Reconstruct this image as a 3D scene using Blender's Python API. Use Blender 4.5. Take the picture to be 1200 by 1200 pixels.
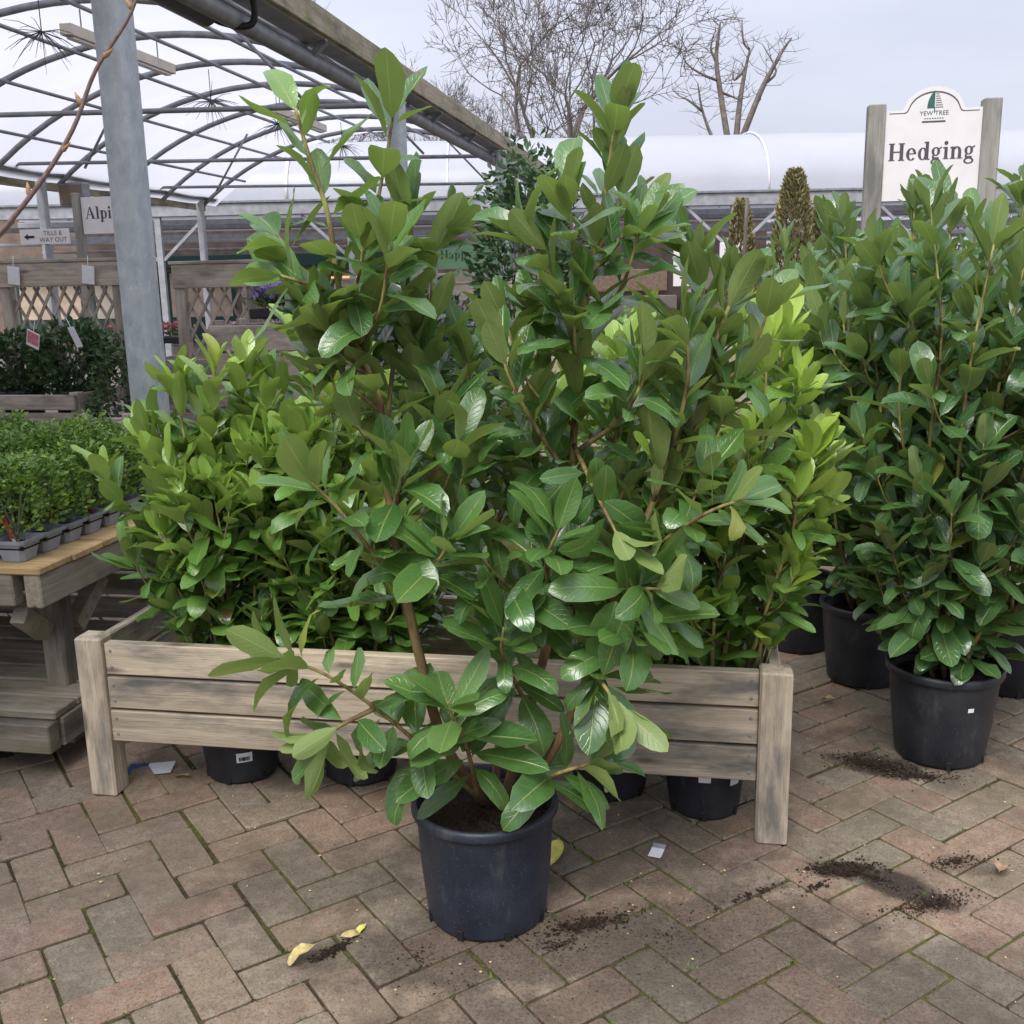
import bpy, bmesh, math, random
import numpy as np
from mathutils import Vector, Matrix, Euler

for _o in list(bpy.data.objects):
    bpy.data.objects.remove(_o)
scene = bpy.context.scene
COL = scene.collection
random.seed(11)
RNG = np.random.default_rng(5)
PI = math.pi

# ------------------------------------------------------------------ camera
CAM_H, PITCH, ROLL = 1.3221, 0.2198, 0.0207
cam_d = bpy.data.cameras.new('camera')
cam_d.sensor_width = 36.0
cam_d.lens = 36.58
cam_d.clip_start = 0.05
cam_d.clip_end = 600.0
cam = bpy.data.objects.new('camera', cam_d)
COL.objects.link(cam)
_r0 = Vector((1, 0, 0)); _d0 = Vector((0, -math.sin(PITCH), -math.cos(PITCH)))
_fw = Vector((0, math.cos(PITCH), -math.sin(PITCH)))
_rt = _r0 * math.cos(ROLL) + _d0 * math.sin(ROLL)
_dn = -_r0 * math.sin(ROLL) + _d0 * math.cos(ROLL)
_m = Matrix.Identity(4)
_m.col[0][:3] = _rt; _m.col[1][:3] = -_dn; _m.col[2][:3] = -_fw; _m.col[3][:3] = (0, 0, CAM_H)
cam.matrix_world = _m
scene.camera = cam
CAMP = Vector((0, 0, CAM_H))

# ------------------------------------------------------------------ sky, sun, exposure
SUN_EL, SUN_AZ = math.radians(52), math.radians(205)     # soft light from behind the camera
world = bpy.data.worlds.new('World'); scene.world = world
world.use_nodes = True
wn, wl = world.node_tree.nodes, world.node_tree.links
wn.clear()
w_out = wn.new('ShaderNodeOutputWorld'); w_bg = wn.new('ShaderNodeBackground')
w_bg.inputs['Strength'].default_value = 0.1
w_sky = wn.new('ShaderNodeTexSky'); w_sky.sky_type = 'NISHITA'; w_sky.sun_disc = False
w_sky.sun_elevation = SUN_EL; w_sky.sun_rotation = SUN_AZ
w_tc = wn.new('ShaderNodeTexCoord')
w_map = wn.new('ShaderNodeMapping'); w_map.inputs['Scale'].default_value = (1.2, 1.2, 4.5)
w_noi = wn.new('ShaderNodeTexNoise'); w_noi.inputs['Scale'].default_value = 1.6
w_noi.inputs['Detail'].default_value = 5.0; w_noi.inputs['Roughness'].default_value = 0.5
w_ramp = wn.new('ShaderNodeValToRGB')
w_ramp.color_ramp.elements[0].position = 0.32; w_ramp.color_ramp.elements[0].color = (3.75, 3.85, 4.65, 1)
w_ramp.color_ramp.elements[1].position = 0.68; w_ramp.color_ramp.elements[1].color = (5.0, 5.1, 5.85, 1)
w_mix = wn.new('ShaderNodeMix'); w_mix.data_type = 'RGBA'; w_mix.inputs['Factor'].default_value = 0.9
wl.new(w_tc.outputs['Generated'], w_map.inputs['Vector']); wl.new(w_map.outputs[0], w_noi.inputs['Vector'])
wl.new(w_noi.outputs['Fac'], w_ramp.inputs['Fac'])
wl.new(w_sky.outputs[0], w_mix.inputs[6]); wl.new(w_ramp.outputs[0], w_mix.inputs[7])
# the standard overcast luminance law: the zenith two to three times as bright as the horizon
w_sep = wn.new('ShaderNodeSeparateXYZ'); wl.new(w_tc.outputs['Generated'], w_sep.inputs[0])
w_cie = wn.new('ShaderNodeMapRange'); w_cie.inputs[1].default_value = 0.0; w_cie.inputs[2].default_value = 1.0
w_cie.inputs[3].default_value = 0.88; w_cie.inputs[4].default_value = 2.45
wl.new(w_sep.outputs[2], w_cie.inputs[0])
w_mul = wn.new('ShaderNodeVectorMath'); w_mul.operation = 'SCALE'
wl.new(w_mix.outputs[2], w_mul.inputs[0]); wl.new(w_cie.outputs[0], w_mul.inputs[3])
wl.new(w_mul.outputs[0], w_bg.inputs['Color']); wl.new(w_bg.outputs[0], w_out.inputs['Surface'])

sun_d = bpy.data.lights.new('sun', 'SUN'); sun_d.energy = 2.3; sun_d.angle = math.radians(30)
sun_d.color = (1.0, 0.965, 0.91)
sun = bpy.data.objects.new('sun', sun_d); COL.objects.link(sun)
_sd = Vector((math.sin(SUN_AZ) * math.cos(SUN_EL), math.cos(SUN_AZ) * math.cos(SUN_EL), math.sin(SUN_EL)))
sun.rotation_euler = _sd.to_track_quat('Z', 'Y').to_euler()
sun.location = _sd * 30
scene.view_settings.view_transform = 'Standard'
scene.view_settings.look = 'None'
scene.view_settings.exposure = 0.60
scene.view_settings.gamma = 1.0
scene.cycles.max_bounces = 10; scene.cycles.diffuse_bounces = 6; scene.cycles.glossy_bounces = 3; scene.cycles.transmission_bounces = 8
scene.view_settings.use_curve_mapping = False

# ------------------------------------------------------------------ site frame: the yard is laid out square to the trough
TH = math.radians(-10.43)
UX = Vector((math.cos(TH), math.sin(TH), 0)); VX = Vector((-math.sin(TH), math.cos(TH), 0))
def W(u, v, z=0.0):
    return UX * u + VX * v + Vector((0, 0, z))

# ------------------------------------------------------------------ materials
MATS = {}
class NT:
    """small node-tree helper"""
    def __init__(s, name):
        s.m = bpy.data.materials.new(name); s.m.use_nodes = True
        s.n = s.m.node_tree.nodes; s.l = s.m.node_tree.links; s.n.clear()
        s.out = s.n.new('ShaderNodeOutputMaterial')
        MATS[name] = s.m
    def new(s, t, **k):
        n = s.n.new(t)
        for a, b in k.items(): setattr(n, a, b)
        return n
    def put(s, sock, val):
        if isinstance(val, bpy.types.NodeSocket): s.l.new(val, sock)
        elif val is not None:
            if sock.type == 'RGBA' and len(val) == 3: val = (*val, 1)
            sock.default_value = val
    def math(s, op, a, b=None, c=None, clamp=False):
        n = s.new('ShaderNodeMath', operation=op, use_clamp=clamp)
        for i, x in enumerate((a, b, c)):
            if x is not None: s.put(n.inputs[i], x)
        return n.outputs[0]
    def mix(s, f, a, b, blend='MIX'):
        n = s.new('ShaderNodeMix', data_type='RGBA', blend_type=blend)
        s.put(n.inputs[0], f); s.put(n.inputs[6], a); s.put(n.inputs[7], b); return n.outputs[2]
    def rng(s, v, a, b, c=0.0, d=1.0, smooth=False):
        n = s.new('ShaderNodeMapRange'); n.clamp = True
        if smooth: n.interpolation_type = 'SMOOTHSTEP'
        s.put(n.inputs[0], v)
        for i, x in enumerate((a, b, c, d)): s.put(n.inputs[i + 1], x)
        return n.outputs[0]
    def noise(s, vec, scale, detail=3, rough=0.55, dist=0.0):
        n = s.new('ShaderNodeTexNoise'); s.put(n.inputs['Vector'], vec)
        n.inputs['Scale'].default_value = scale; n.inputs['Detail'].default_value = detail
        n.inputs['Roughness'].default_value = rough; n.inputs['Distortion'].default_value = dist
        return n.outputs['Fac']
    def ramp(s, f, stops, interp='LINEAR'):
        n = s.new('ShaderNodeValToRGB'); cr = n.color_ramp; cr.interpolation = interp
        while len(cr.elements) < len(stops): cr.elements.new(0.5)
        for e, (p, c) in zip(cr.elements, stops):
            e.position = p; e.color = (*c, 1) if len(c) == 3 else c
        s.put(n.inputs[0], f); return n.outputs[0]
    def coord(s, kind='Object'):
        return s.new('ShaderNodeTexCoord').outputs[kind]
    def pos(s):
        return s.new('ShaderNodeNewGeometry').outputs['Position']
    def mapping(s, vec, scale=(1, 1, 1), loc=None):
        n = s.new('ShaderNodeMapping'); s.put(n.inputs['Vector'], vec); n.inputs['Scale'].default_value = scale
        if loc is not None: s.put(n.inputs['Location'], loc)
        return n.outputs[0]
    def rand(s):
        a = s.new('ShaderNodeObjectInfo').outputs['Random']; b = s.new('ShaderNodeNewGeometry').outputs['Random Per Island']
        return s.math('FRACT', s.math('ADD', a, b))
    def bump(s, h, strength=0.3, dist=0.01):
        n = s.new('ShaderNodeBump'); n.inputs['Strength'].default_value = strength; n.inputs['Distance'].default_value = dist
        s.put(n.inputs['Height'], h); return n.outputs[0]
    def bsdf(s, col, rough=0.6, spec=0.5, metal=0.0, normal=None, **k):
        n = s.new('ShaderNodeBsdfPrincipled')
        s.put(n.inputs['Base Color'], col); s.put(n.inputs['Roughness'], rough)
        s.put(n.inputs['Specular IOR Level'], spec); s.put(n.inputs['Metallic'], metal)
        if normal is not None: s.put(n.inputs['Normal'], normal)
        for a, b in k.items(): s.put(n.inputs[a], b)
        return n.outputs[0]
    def done(s, shader):
        s.l.new(shader, s.out.inputs['Surface']); return s.m

def plain(name, col, rough=0.6, spec=0.4, metal=0.0, var=0.12, scale=30.0, bump=0.0):
    t = NT(name); p = t.coord('Object')
    f = t.noise(p, scale, 4)
    c = t.mix(t.rng(f, 0.3, 0.7), tuple(x * (1 - var) for x in col), tuple(min(1, x * (1 + var)) for x in col))
    n = t.bump(f, bump, 0.005) if bump else None
    return t.done(t.bsdf(c, rough, spec, metal, n))

def wood(name, base, dark, grain_dark, knots=True, green=0.0, patch_at=0.47):
    t = NT(name); o = t.coord('Object'); r = t.rand()
    off = t.new('ShaderNodeCombineXYZ'); t.put(off.inputs[0], t.math('MULTIPLY', r, 37.0)); t.put(off.inputs[1], t.math('MULTIPLY', r, 11.0)); t.put(off.inputs[2], t.math('MULTIPLY', r, 5.0))
    v = t.mapping(o, (1, 1, 1), off.outputs[0])
    grain = t.noise(t.mapping(v, (2.2, 55, 55)), 1.0, 6, 0.65, 0.35)
    fine = t.noise(t.mapping(v, (9, 260, 260)), 1.0, 3, 0.6)
    patch = t.noise(t.mapping(v, (3.2, 11, 11)), 1.0, 5, 0.62)
    c = t.mix(t.rng(grain, 0.34, 0.66), dark, base)
    c = t.mix(t.math('MULTIPLY', t.rng(fine, 0.52, 0.7), 0.45), c, grain_dark)
    c = t.mix(t.math('MULTIPLY', t.rng(patch, patch_at, patch_at + 0.19), 0.85), c, grain_dark)
    h = grain
    if knots:
        vo = t.new('ShaderNodeTexVoronoi'); t.put(vo.inputs['Vector'], t.mapping(v, (3.1, 13, 13))); vo.inputs['Scale'].default_value = 1.0
        k = t.rng(vo.outputs['Distance'], 0.05, 0.15, 1, 0)
        c = t.mix(t.math('MULTIPLY', k, 0.85), c, tuple(x * 0.3 for x in dark))
    if green:
        g = t.noise(v, 7.0, 4)
        c = t.mix(t.math('MULTIPLY', t.rng(g, 0.48, 0.7), green), c, (0.16, 0.17, 0.07))
    tone = t.rng(r, 0, 1, 0.82, 1.15)
    hs = t.new('ShaderNodeHueSaturation'); t.put(hs.inputs['Value'], tone); t.put(hs.inputs['Color'], c)
    hh = t.math('ADD', grain, t.math('MULTIPLY', fine, 0.6))
    return t.done(t.bsdf(hs.outputs[0], 0.78, 0.25, 0, t.bump(hh, 0.45, 0.004)))

wood('trough_wood', (0.58, 0.49, 0.36), (0.40, 0.33, 0.235), (0.105, 0.105, 0.10), patch_at=0.475)
wood('old_wood', (0.32, 0.28, 0.22), (0.21, 0.175, 0.13), (0.09, 0.083, 0.068), green=0.5)
wood('fresh_wood', (0.55, 0.40, 0.20), (0.43, 0.29, 0.13), (0.30, 0.20, 0.10))
wood('grey_wood', (0.48, 0.41, 0.335), (0.35, 0.29, 0.235), (0.17, 0.15, 0.13), green=0.15)
wood('post_wood', (0.36, 0.345, 0.31), (0.26, 0.245, 0.215), (0.15, 0.145, 0.13))
wood('fascia_wood', (0.40, 0.35, 0.26), (0.28, 0.24, 0.17), (0.13, 0.12, 0.085), knots=False, green=0.6)

def laurel_mat(name, dark, mid, young, under, rough=0.3):
    t = NT(name)
    uv = t.coord('UV'); sp = t.new('ShaderNodeSeparateXYZ'); t.put(sp.inputs[0], uv)
    au = t.math('ABSOLUTE', t.math('SUBTRACT', sp.outputs[0], 0.5))
    rib = t.rng(au, 0.012, 0.035, 1, 0, True)
    ph = t.math('FRACT', t.math('MULTIPLY', t.math('SUBTRACT', sp.outputs[1], t.math('MULTIPLY', au, 0.42)), 9.0))
    ph = t.math('FRACT', t.math('ADD', ph, t.math('MULTIPLY', t.noise(uv, 3.5, 2), 0.9)))
    vein = t.rng(t.math('ABSOLUTE', t.math('SUBTRACT', ph, 0.5)), 0.0, 0.13, 1, 0, True)
    vein = t.math('MULTIPLY', vein, t.rng(au, 0.36, 0.47, 1, 0))
    r = t.rand()
    oc = t.new('ShaderNodeObjectInfo').outputs['Color']; so = t.new('ShaderNodeSeparateColor'); t.put(so.inputs[0], oc)
    geo = t.new('ShaderNodeNewGeometry')
    mott = t.noise(t.mapping(t.coord('Object'), (1, 1, 1)), 30.0, 3)
    c = t.mix(r, dark, mid)
    c = t.mix(so.outputs[0], c, young)
    yel = t.math('GREATER_THAN', t.math('FRACT', t.math('MULTIPLY', r, 5.17)), 0.99)
    c = t.mix(t.math('MULTIPLY', yel, 0.7), c, (0.42, 0.40, 0.07))
    c = t.mix(t.math('MULTIPLY', t.rng(mott, 0.45, 0.75), 0.35), c, tuple(x * 1.45 for x in mid))
    edge = t.rng(au, 0.455, 0.5, 0, 1)
    ribc = (0.30, 0.38, 0.11)
    top = t.mix(t.math('MULTIPLY', vein, 0.11), c, ribc)
    top = t.mix(t.math('MULTIPLY', edge, 0.25), top, ribc)
    top = t.mix(t.math('MULTIPLY', rib, 0.8), top, ribc)
    blem = t.noise(t.mapping(t.coord('Object'), (1, 1, 1)), 14.0, 2)
    sel = t.math('GREATER_THAN', t.math('FRACT', t.math('MULTIPLY', r, 7.31)), 0.93)
    top = t.mix(t.math('MULTIPLY', t.math('MULTIPLY', t.rng(blem, 0.62, 0.68), sel), 0.8), top, (0.20, 0.13, 0.05))
    und = t.mix(t.math('MULTIPLY', r, 0.5), under, tuple(x * 0.72 for x in under))
    und = t.mix(t.math('MULTIPLY', so.outputs[0], 0.6), und, tuple(x * 1.1 for x in young))
    und = t.mix(t.math('MULTIPLY', vein, 0.25), und, (0.24, 0.31, 0.10))
    und = t.mix(t.math('MULTIPLY', rib, 0.9), und, (0.36, 0.42, 0.15))
    col = t.mix(geo.outputs['Backfacing'], top, und)
    rg = t.math('ADD', t.math('MULTIPLY', geo.outputs['Backfacing'], 0.30), t.math('ADD', t.math('ADD', rough - 0.14, t.math('MULTIPLY', t.math('FRACT', t.math('MULTIPLY', r, 13.7)), 0.14)), t.math('MULTIPLY', mott, 0.14)))
    h = t.math('SUBTRACT', t.math('MULTIPLY', mott, 0.5), t.math('ADD', t.math('MULTIPLY', vein, 0.4), rib))
    b = t.bsdf(col, rg, 0.9, 0, t.bump(h, 0.35, 0.0025))
    tr = t.new('ShaderNodeBsdfTranslucent'); t.put(tr.inputs['Color'], t.mix(0.55, col, (0.26, 0.40, 0.05)))
    ms = t.new('ShaderNodeMixShader'); ms.inputs[0].default_value = 0.32
    t.l.new(b, ms.inputs[1]); t.l.new(tr.outputs[0], ms.inputs[2])
    return t.done(ms.outputs[0])

laurel_mat('laurel_leaf', (0.048, 0.135, 0.034), (0.100, 0.220, 0.056), (0.21, 0.36, 0.07), (0.245, 0.325, 0.098), 0.27)
laurel_mat('laurel_leaf_dark', (0.046, 0.124, 0.042), (0.090, 0.196, 0.064), (0.18, 0.32, 0.065), (0.215, 0.295, 0.100), 0.25)
laurel_mat('laurel_leaf_bright', (0.085, 0.21, 0.040), (0.155, 0.32, 0.055), (0.42, 0.58, 0.08), (0.235, 0.335, 0.09), 0.30)

def small_leaf(name, a, b, under, rough=0.4, trans=0.2):
    t = NT(name); r = t.new('ShaderNodeNewGeometry')
    oi = t.new('ShaderNodeObjectInfo').outputs['Random']
    f = t.math('FRACT', t.math('ADD', r.outputs['Random Per Island'], oi))
    c = t.mix(f, a, b)
    c = t.mix(t.math('MULTIPLY', r.outputs['Backfacing'], 0.8), c, under)
    bs = t.bsdf(c, rough, 0.45)
    tr = t.new('ShaderNodeBsdfTranslucent'); t.put(tr.inputs['Color'], c)
    ms = t.new('ShaderNodeMixShader'); ms.inputs[0].default_value = trans
    t.l.new(bs, ms.inputs[1]); t.l.new(tr.outputs[0], ms.inputs[2]); return t.done(ms.outputs[0])
small_leaf('box_leaf', (0.10, 0.21, 0.03), (0.27, 0.42, 0.06), (0.12, 0.21, 0.05))
small_leaf('camellia_leaf', (0.03, 0.075, 0.026), (0.07, 0.14, 0.045), (0.07, 0.11, 0.04), 0.3)
small_leaf('bay_leaf', (0.028, 0.075, 0.025), (0.06, 0.13, 0.045), (0.09, 0.14, 0.06))
small_leaf('conifer_leaf', (0.20, 0.195, 0.075), (0.44, 0.37, 0.17), (0.13, 0.12, 0.05), 0.7, 0.1)
small_leaf('gold_leaf', (0.20, 0.16, 0.04), (0.34, 0.24, 0.07), (0.2, 0.16, 0.06), 0.7, 0.15)
small_leaf('petal_purple', (0.15, 0.09, 0.30), (0.45, 0.38, 0.60), (0.3, 0.25, 0.45), 0.6)
small_leaf('petal_pink', (0.50, 0.22, 0.30), (0.70, 0.55, 0.60), (0.5, 0.3, 0.4), 0.6)
small_leaf('petal_red', (0.45, 0.05, 0.05), (0.65, 0.45, 0.40), (0.4, 0.1, 0.1), 0.6)
small_leaf('grass_leaf', (0.05, 0.10, 0.02), (0.15, 0.20, 0.04), (0.1, 0.14, 0.04), 0.6)

def stem_mat(name, low, high, z0, z1):
    t = NT(name); o = t.coord('Object'); sp = t.new('ShaderNodeSeparateXYZ'); t.put(sp.inputs[0], o)
    n = t.noise(t.mapping(o, (60, 60, 18)), 1.0, 4)
    at = t.new('ShaderNodeAttribute'); at.attribute_name = 'age'
    c = t.mix(at.outputs['Fac'], high, low)
    c = t.mix(t.rng(n, 0.35, 0.7), tuple(x * 0.6 for x in low), c)
    return t.done(t.bsdf(c, 0.7, 0.3, 0, t.bump(n, 0.4, 0.003)))
stem_mat('laurel_stem', (0.20, 0.105, 0.065), (0.46, 0.48, 0.13), 0.3, 1.3)

t = NT('pot_plastic'); o = t.coord('Object'); n1 = t.noise(o, 9, 5); n2 = t.noise(o, 240, 2); n3 = t.noise(t.mapping(o, (1, 1, 0.3)), 45, 4)
c = t.mix(t.rng(n1, 0.4, 0.75), (0.012, 0.014, 0.020), (0.030, 0.032, 0.038))
c = t.mix(t.math('MULTIPLY', t.rng(n2, 0.60, 0.74), 0.25), c, (0.17, 0.15, 0.12))
c = t.mix(t.math('MULTIPLY', t.rng(n3, 0.6, 0.75), 0.3), c, (0.10, 0.095, 0.085))
t.done(t.bsdf(c, t.rng(n1, 0.3, 0.7, 0.36, 0.6), 0.45, 0, t.bump(n2, 0.08, 0.002)))
t = NT('pot_navy'); o = t.coord('Object'); n1 = t.noise(o, 7, 5); n2 = t.noise(o, 210, 2); n3 = t.noise(t.mapping(o, (1, 1, 0.25)), 40, 4)
c = t.mix(t.rng(n1, 0.4, 0.75), (0.013, 0.018, 0.032), (0.030, 0.037, 0.055))
c = t.mix(t.math('MULTIPLY', t.rng(n2, 0.60, 0.74), 0.28), c, (0.17, 0.16, 0.13))
c = t.mix(t.math('MULTIPLY', t.rng(n3, 0.58, 0.75), 0.35), c, (0.11, 0.11, 0.10))
t.done(t.bsdf(c, t.rng(n1, 0.3, 0.7, 0.34, 0.6), 0.5, 0, t.bump(n2, 0.08, 0.002)))

t = NT('soil'); o = t.pos(); n1 = t.noise(o, 130, 4, 0.7); n2 = t.noise(o, 25, 3); n3 = t.noise(o, 420, 1)
c = t.mix(t.rng(n1, 0.35, 0.65), (0.010, 0.007, 0.005), (0.055, 0.034, 0.022))
c = t.mix(t.math('MULTIPLY', t.rng(n3, 0.68, 0.74), 0.6), c, (0.20, 0.13, 0.075))
t.done(t.bsdf(c, 0.9, 0.2, 0, t.bump(t.math('ADD', n1, n2), 0.9, 0.012)))

# paving: each block its own tone; grit, lichen, moss and soil smears lie where the yard shows them
def dirt_mask(t, p, spots, nscale=9.0):
    """soil trodden into the paving: blotches with a ragged outline at given places in the yard"""
    sp = t.new('ShaderNodeSeparateXYZ'); t.put(sp.inputs[0], p)
    n = t.noise(p, nscale, 5, 0.6)
    acc = None
    for (x, y, a, b, ang, s) in spots:
        dx = t.math('SUBTRACT', sp.outputs[0], x); dy = t.math('SUBTRACT', sp.outputs[1], y)
        ca, sa = math.cos(ang), math.sin(ang)
        p1 = t.math('ADD', t.math('MULTIPLY', dx, ca / a), t.math('MULTIPLY', dy, sa / a))
        p2 = t.math('ADD', t.math('MULTIPLY', dx, -sa / b), t.math('MULTIPLY', dy, ca / b))
        d = t.math('SQRT', t.math('ADD', t.math('MULTIPLY', p1, p1), t.math('MULTIPLY', p2, p2)))
        d = t.math('ADD', d, t.math('MULTIPLY', t.math('SUBTRACT', n, 0.5), 1.5))
        m = t.math('MULTIPLY', t.rng(d, 0.55, 1.05, 1, 0, True), s)
        acc = m if acc is None else t.math('MAXIMUM', acc, m)
    return acc
SPOTS = [(0.845, 2.045, 0.135, 0.060, -0.75, 0.97), (0.735, 2.12, 0.085, 0.045, 0.1, 0.97), (1.01, 2.13, 0.10, 0.045, 0.1, 0.4),
         (1.00, 2.63, 0.17, 0.085, -0.5, 0.92), (0.145, 1.935, 0.14, 0.045, 0.3, 0.6), (0.36, 1.86, 0.45, 0.22, 0.3, 0.62), (0.35, 1.66, 0.8, 0.22, 0.1, 0.55), (0.9, 1.75, 0.5, 0.14, 0.1, 0.4),
         (-0.05, 1.86, 0.40, 0.18, 0.0, 0.66), (0.50, 2.03, 0.16, 0.03, 0.45, 0.45), (-0.25, 1.86, 0.16, 0.11, 0.2, 0.5),
         (-0.40, 1.855, 0.07, 0.022, 0.8, 0.6), (0.15, 2.24, 0.5, 0.22, 0.0, 0.5), (-.45, 2.15, .3, .2, .3, .35), (1.15, 2.75, .35, .25, 0, .5), (-.3, 2.55, .35, .15, -.2, .4)]
t = NT('paver'); p = t.pos(); r = t.rand()
base = t.ramp(r, [(0.0, (0.275, 0.165, 0.112)), (0.2, (0.255, 0.188, 0.122)), (0.38, (0.205, 0.174, 0.122)), (0.55, (0.275, 0.195, 0.122)), (0.72, (0.30, 0.178, 0.112)), (0.86, (0.215, 0.186, 0.124)), (1.0, (0.255, 0.168, 0.113))])
n1 = t.noise(p, 16, 5, 0.65); n2 = t.noise(p, 150, 4, 0.7); n3 = t.noise(p, 3.0, 4); n4 = t.noise(p, 420, 2, 0.6); n5 = t.noise(t.mapping(p, (1, 1, 1), (5, 9, 0)), 34, 4, 0.6)
c = t.mix(t.rng(n1, 0.32, 0.7), t.mix(0.5, base, (0.11, 0.09, 0.075)), t.mix(0.12, base, (0.4, 0.36, 0.3)))
c = t.mix(t.math('MULTIPLY', t.rng(n5, 0.47, 0.66), 0.5), c, (0.33, 0.275, 0.205))
c = t.mix(t.math('MULTIPLY', t.rng(n2, 0.50, 0.64), 0.62), c, (0.085, 0.068, 0.055))
n6 = t.noise(p, 48, 5, 0.7, 1.2)
c = t.mix(t.math('MULTIPLY', t.rng(n6, 0.55, 0.68), 0.5), c, (0.10, 0.082, 0.066))
c = t.mix(t.math('MULTIPLY', t.rng(n4, 0.62, 0.68), 0.7), c, (0.46, 0.42, 0.36))
c = t.mix(t.math('MULTIPLY', t.rng(n3, 0.48, 0.66), 0.55), c, (0.105, 0.088, 0.055))
dm = dirt_mask(t, p, SPOTS)
c = t.mix(t.math('MULTIPLY', dm, t.rng(n2, 0.3, 0.6, 0.75, 1.0)), c, (0.028, 0.020, 0.017))
h = t.math('ADD', t.math('MULTIPLY', n2, 0.5), n1)
t.done(t.bsdf(c, t.rng(n1, 0.3, 0.7, 0.62, 0.85), 0.35, 0, t.bump(h, 0.5, 0.006)))
t = NT('joint'); p = t.pos(); n1 = t.noise(p, 2.6, 4); n2 = t.noise(p, 90, 4, 0.7)
c = t.mix(t.rng(n2, 0.35, 0.65), (0.022, 0.016, 0.010), (0.085, 0.065, 0.042))
c = t.mix(t.math('MULTIPLY', t.rng(n1, 0.40, 0.58), t.rng(n2, 0.3, 0.6, 0.4, 0.9)), c, (0.105, 0.115, 0.026))
t.done(t.bsdf(c, 0.95, 0.1, 0, t.bump(n2, 0.8, 0.006)))
t = NT('yard'); p = t.pos(); n1 = t.noise(p, 0.7, 5); n2 = t.noise(p, 14, 4)
c = t.mix(t.rng(n1, 0.3, 0.7), (0.15, 0.125, 0.10), (0.22, 0.18, 0.15)); c = t.mix(t.rng(n2, 0.4, 0.7), c, (0.12, 0.10, 0.085))
t.done(t.bsdf(c, 0.85, 0.3))

t = NT('galvanised'); o = t.coord('Object'); vo = t.new('ShaderNodeTexVoronoi'); t.put(vo.inputs['Vector'], o); vo.inputs['Scale'].default_value = 55
n1 = t.noise(t.mapping(o, (22, 22, 14)), 1.0, 5, 0.65); n2 = t.noise(t.mapping(o, (60, 60, 36)), 1.0, 3)
c = t.mix(t.rng(n1, 0.35, 0.7), (0.31, 0.345, 0.365), (0.47, 0.50, 0.515))
c = t.mix(t.math('MULTIPLY', vo.outputs['Color'], 0.18), c, (0.45, 0.48, 0.49))
c = t.mix(t.math('MULTIPLY', t.rng(n2, 0.6, 0.72), 0.55), c, (0.6, 0.6, 0.58))
t.done(t.bsdf(c, 0.55, 0.5, 0.35, t.bump(n1, 0.15, 0.004)))
plain('steel_grey', (0.24, 0.25, 0.265), 0.5, 0.5, 0.3, 0.25, 9)
plain('steel_pale', (0.33, 0.34, 0.36), 0.55, 0.5, 0.2, 0.2, 9)
plain('steel_dark', (0.06, 0.062, 0.066), 0.5, 0.5, 0.2, 0.2, 9)
plain('black_plastic', (0.012, 0.012, 0.012), 0.5, 0.4)
plain('tray_grey', (0.27, 0.285, 0.325), 0.55, 0.4, 0, 0.12, 22)
plain('sign_white', (0.73, 0.70, 0.69), 0.45, 0.4, 0, 0.05, 12)
plain('sign_text', (0.085, 0.075, 0.09), 0.6, 0.2)
plain('sign_green', (0.05, 0.13, 0.115), 0.6, 0.2)
plain('paper_white', (0.74, 0.74, 0.74), 0.6, 0.3, 0, 0.06, 60)
plain('paper_blue', (0.03, 0.07, 0.16), 0.4, 0.4, 0, 0.3, 60)
plain('paper_red', (0.42, 0.05, 0.06), 0.5, 0.4, 0, 0.25, 90)
plain('paper_pink', (0.58, 0.20, 0.22), 0.5, 0.4, 0, 0.35, 60)
plain('ink', (0.03, 0.03, 0.035), 0.6, 0.2)
plain('lamp_cream', (0.58, 0.53, 0.43), 0.5, 0.4, 0, 0.1, 9)
plain('bark_grey', (0.16, 0.14, 0.13), 0.9, 0.2, 0, 0.3, 9)
plain('bark_pale', (0.18, 0.15, 0.13), 0.9, 0.2, 0, 0.3, 5)
plain('twig_red', (0.17, 0.115, 0.10), 0.6, 0.35, 0, 0.3, 120, 0.2)
plain('bud', (0.34, 0.21, 0.10), 0.6, 0.3, 0, 0.3, 300)
plain('dead_leaf', (0.50, 0.40, 0.17), 0.6, 0.3, 0, 0.35, 60)
plain('yellow_leaf', (0.55, 0.52, 0.12), 0.5, 0.4, 0, 0.25, 60)
plain('brown_leaf', (0.36, 0.24, 0.14), 0.7, 0.3, 0, 0.35, 60)
plain('green_paint', (0.015, 0.055, 0.045), 0.5, 0.4)
plain('banner_green', (0.22, 0.40, 0.22), 0.6, 0.3, 0, 0.08, 5)
plain('banner_text', (0.05, 0.11, 0.05), 0.6, 0.3)
plain('poster_orange', (0.50, 0.36, 0.24), 0.6, 0.3, 0, 0.25, 14)
plain('poster_red', (0.36, 0.14, 0.12), 0.6, 0.3, 0, 0.2, 14)
plain('wall_brown', (0.19, 0.14, 0.11), 0.8, 0.3, 0, 0.3, 4)
plain('wall_cream', (0.48, 0.42, 0.35), 0.8, 0.3, 0, 0.15, 3)
plain('pale_wood', (0.50, 0.40, 0.30), 0.7, 0.3, 0, 0.2, 4)
plain('terracotta', (0.28, 0.13, 0.09), 0.8, 0.3)
t = NT('warm_lamp'); e = t.new('ShaderNodeEmission'); e.inputs[0].default_value = (1.0, 0.55, 0.25, 1); e.inputs[1].default_value = 0.8; t.done(e.outputs[0])
t = NT('window_glass'); t.done(t.bsdf((0.05, 0.055, 0.06), 0.08, 0.6))

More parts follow.
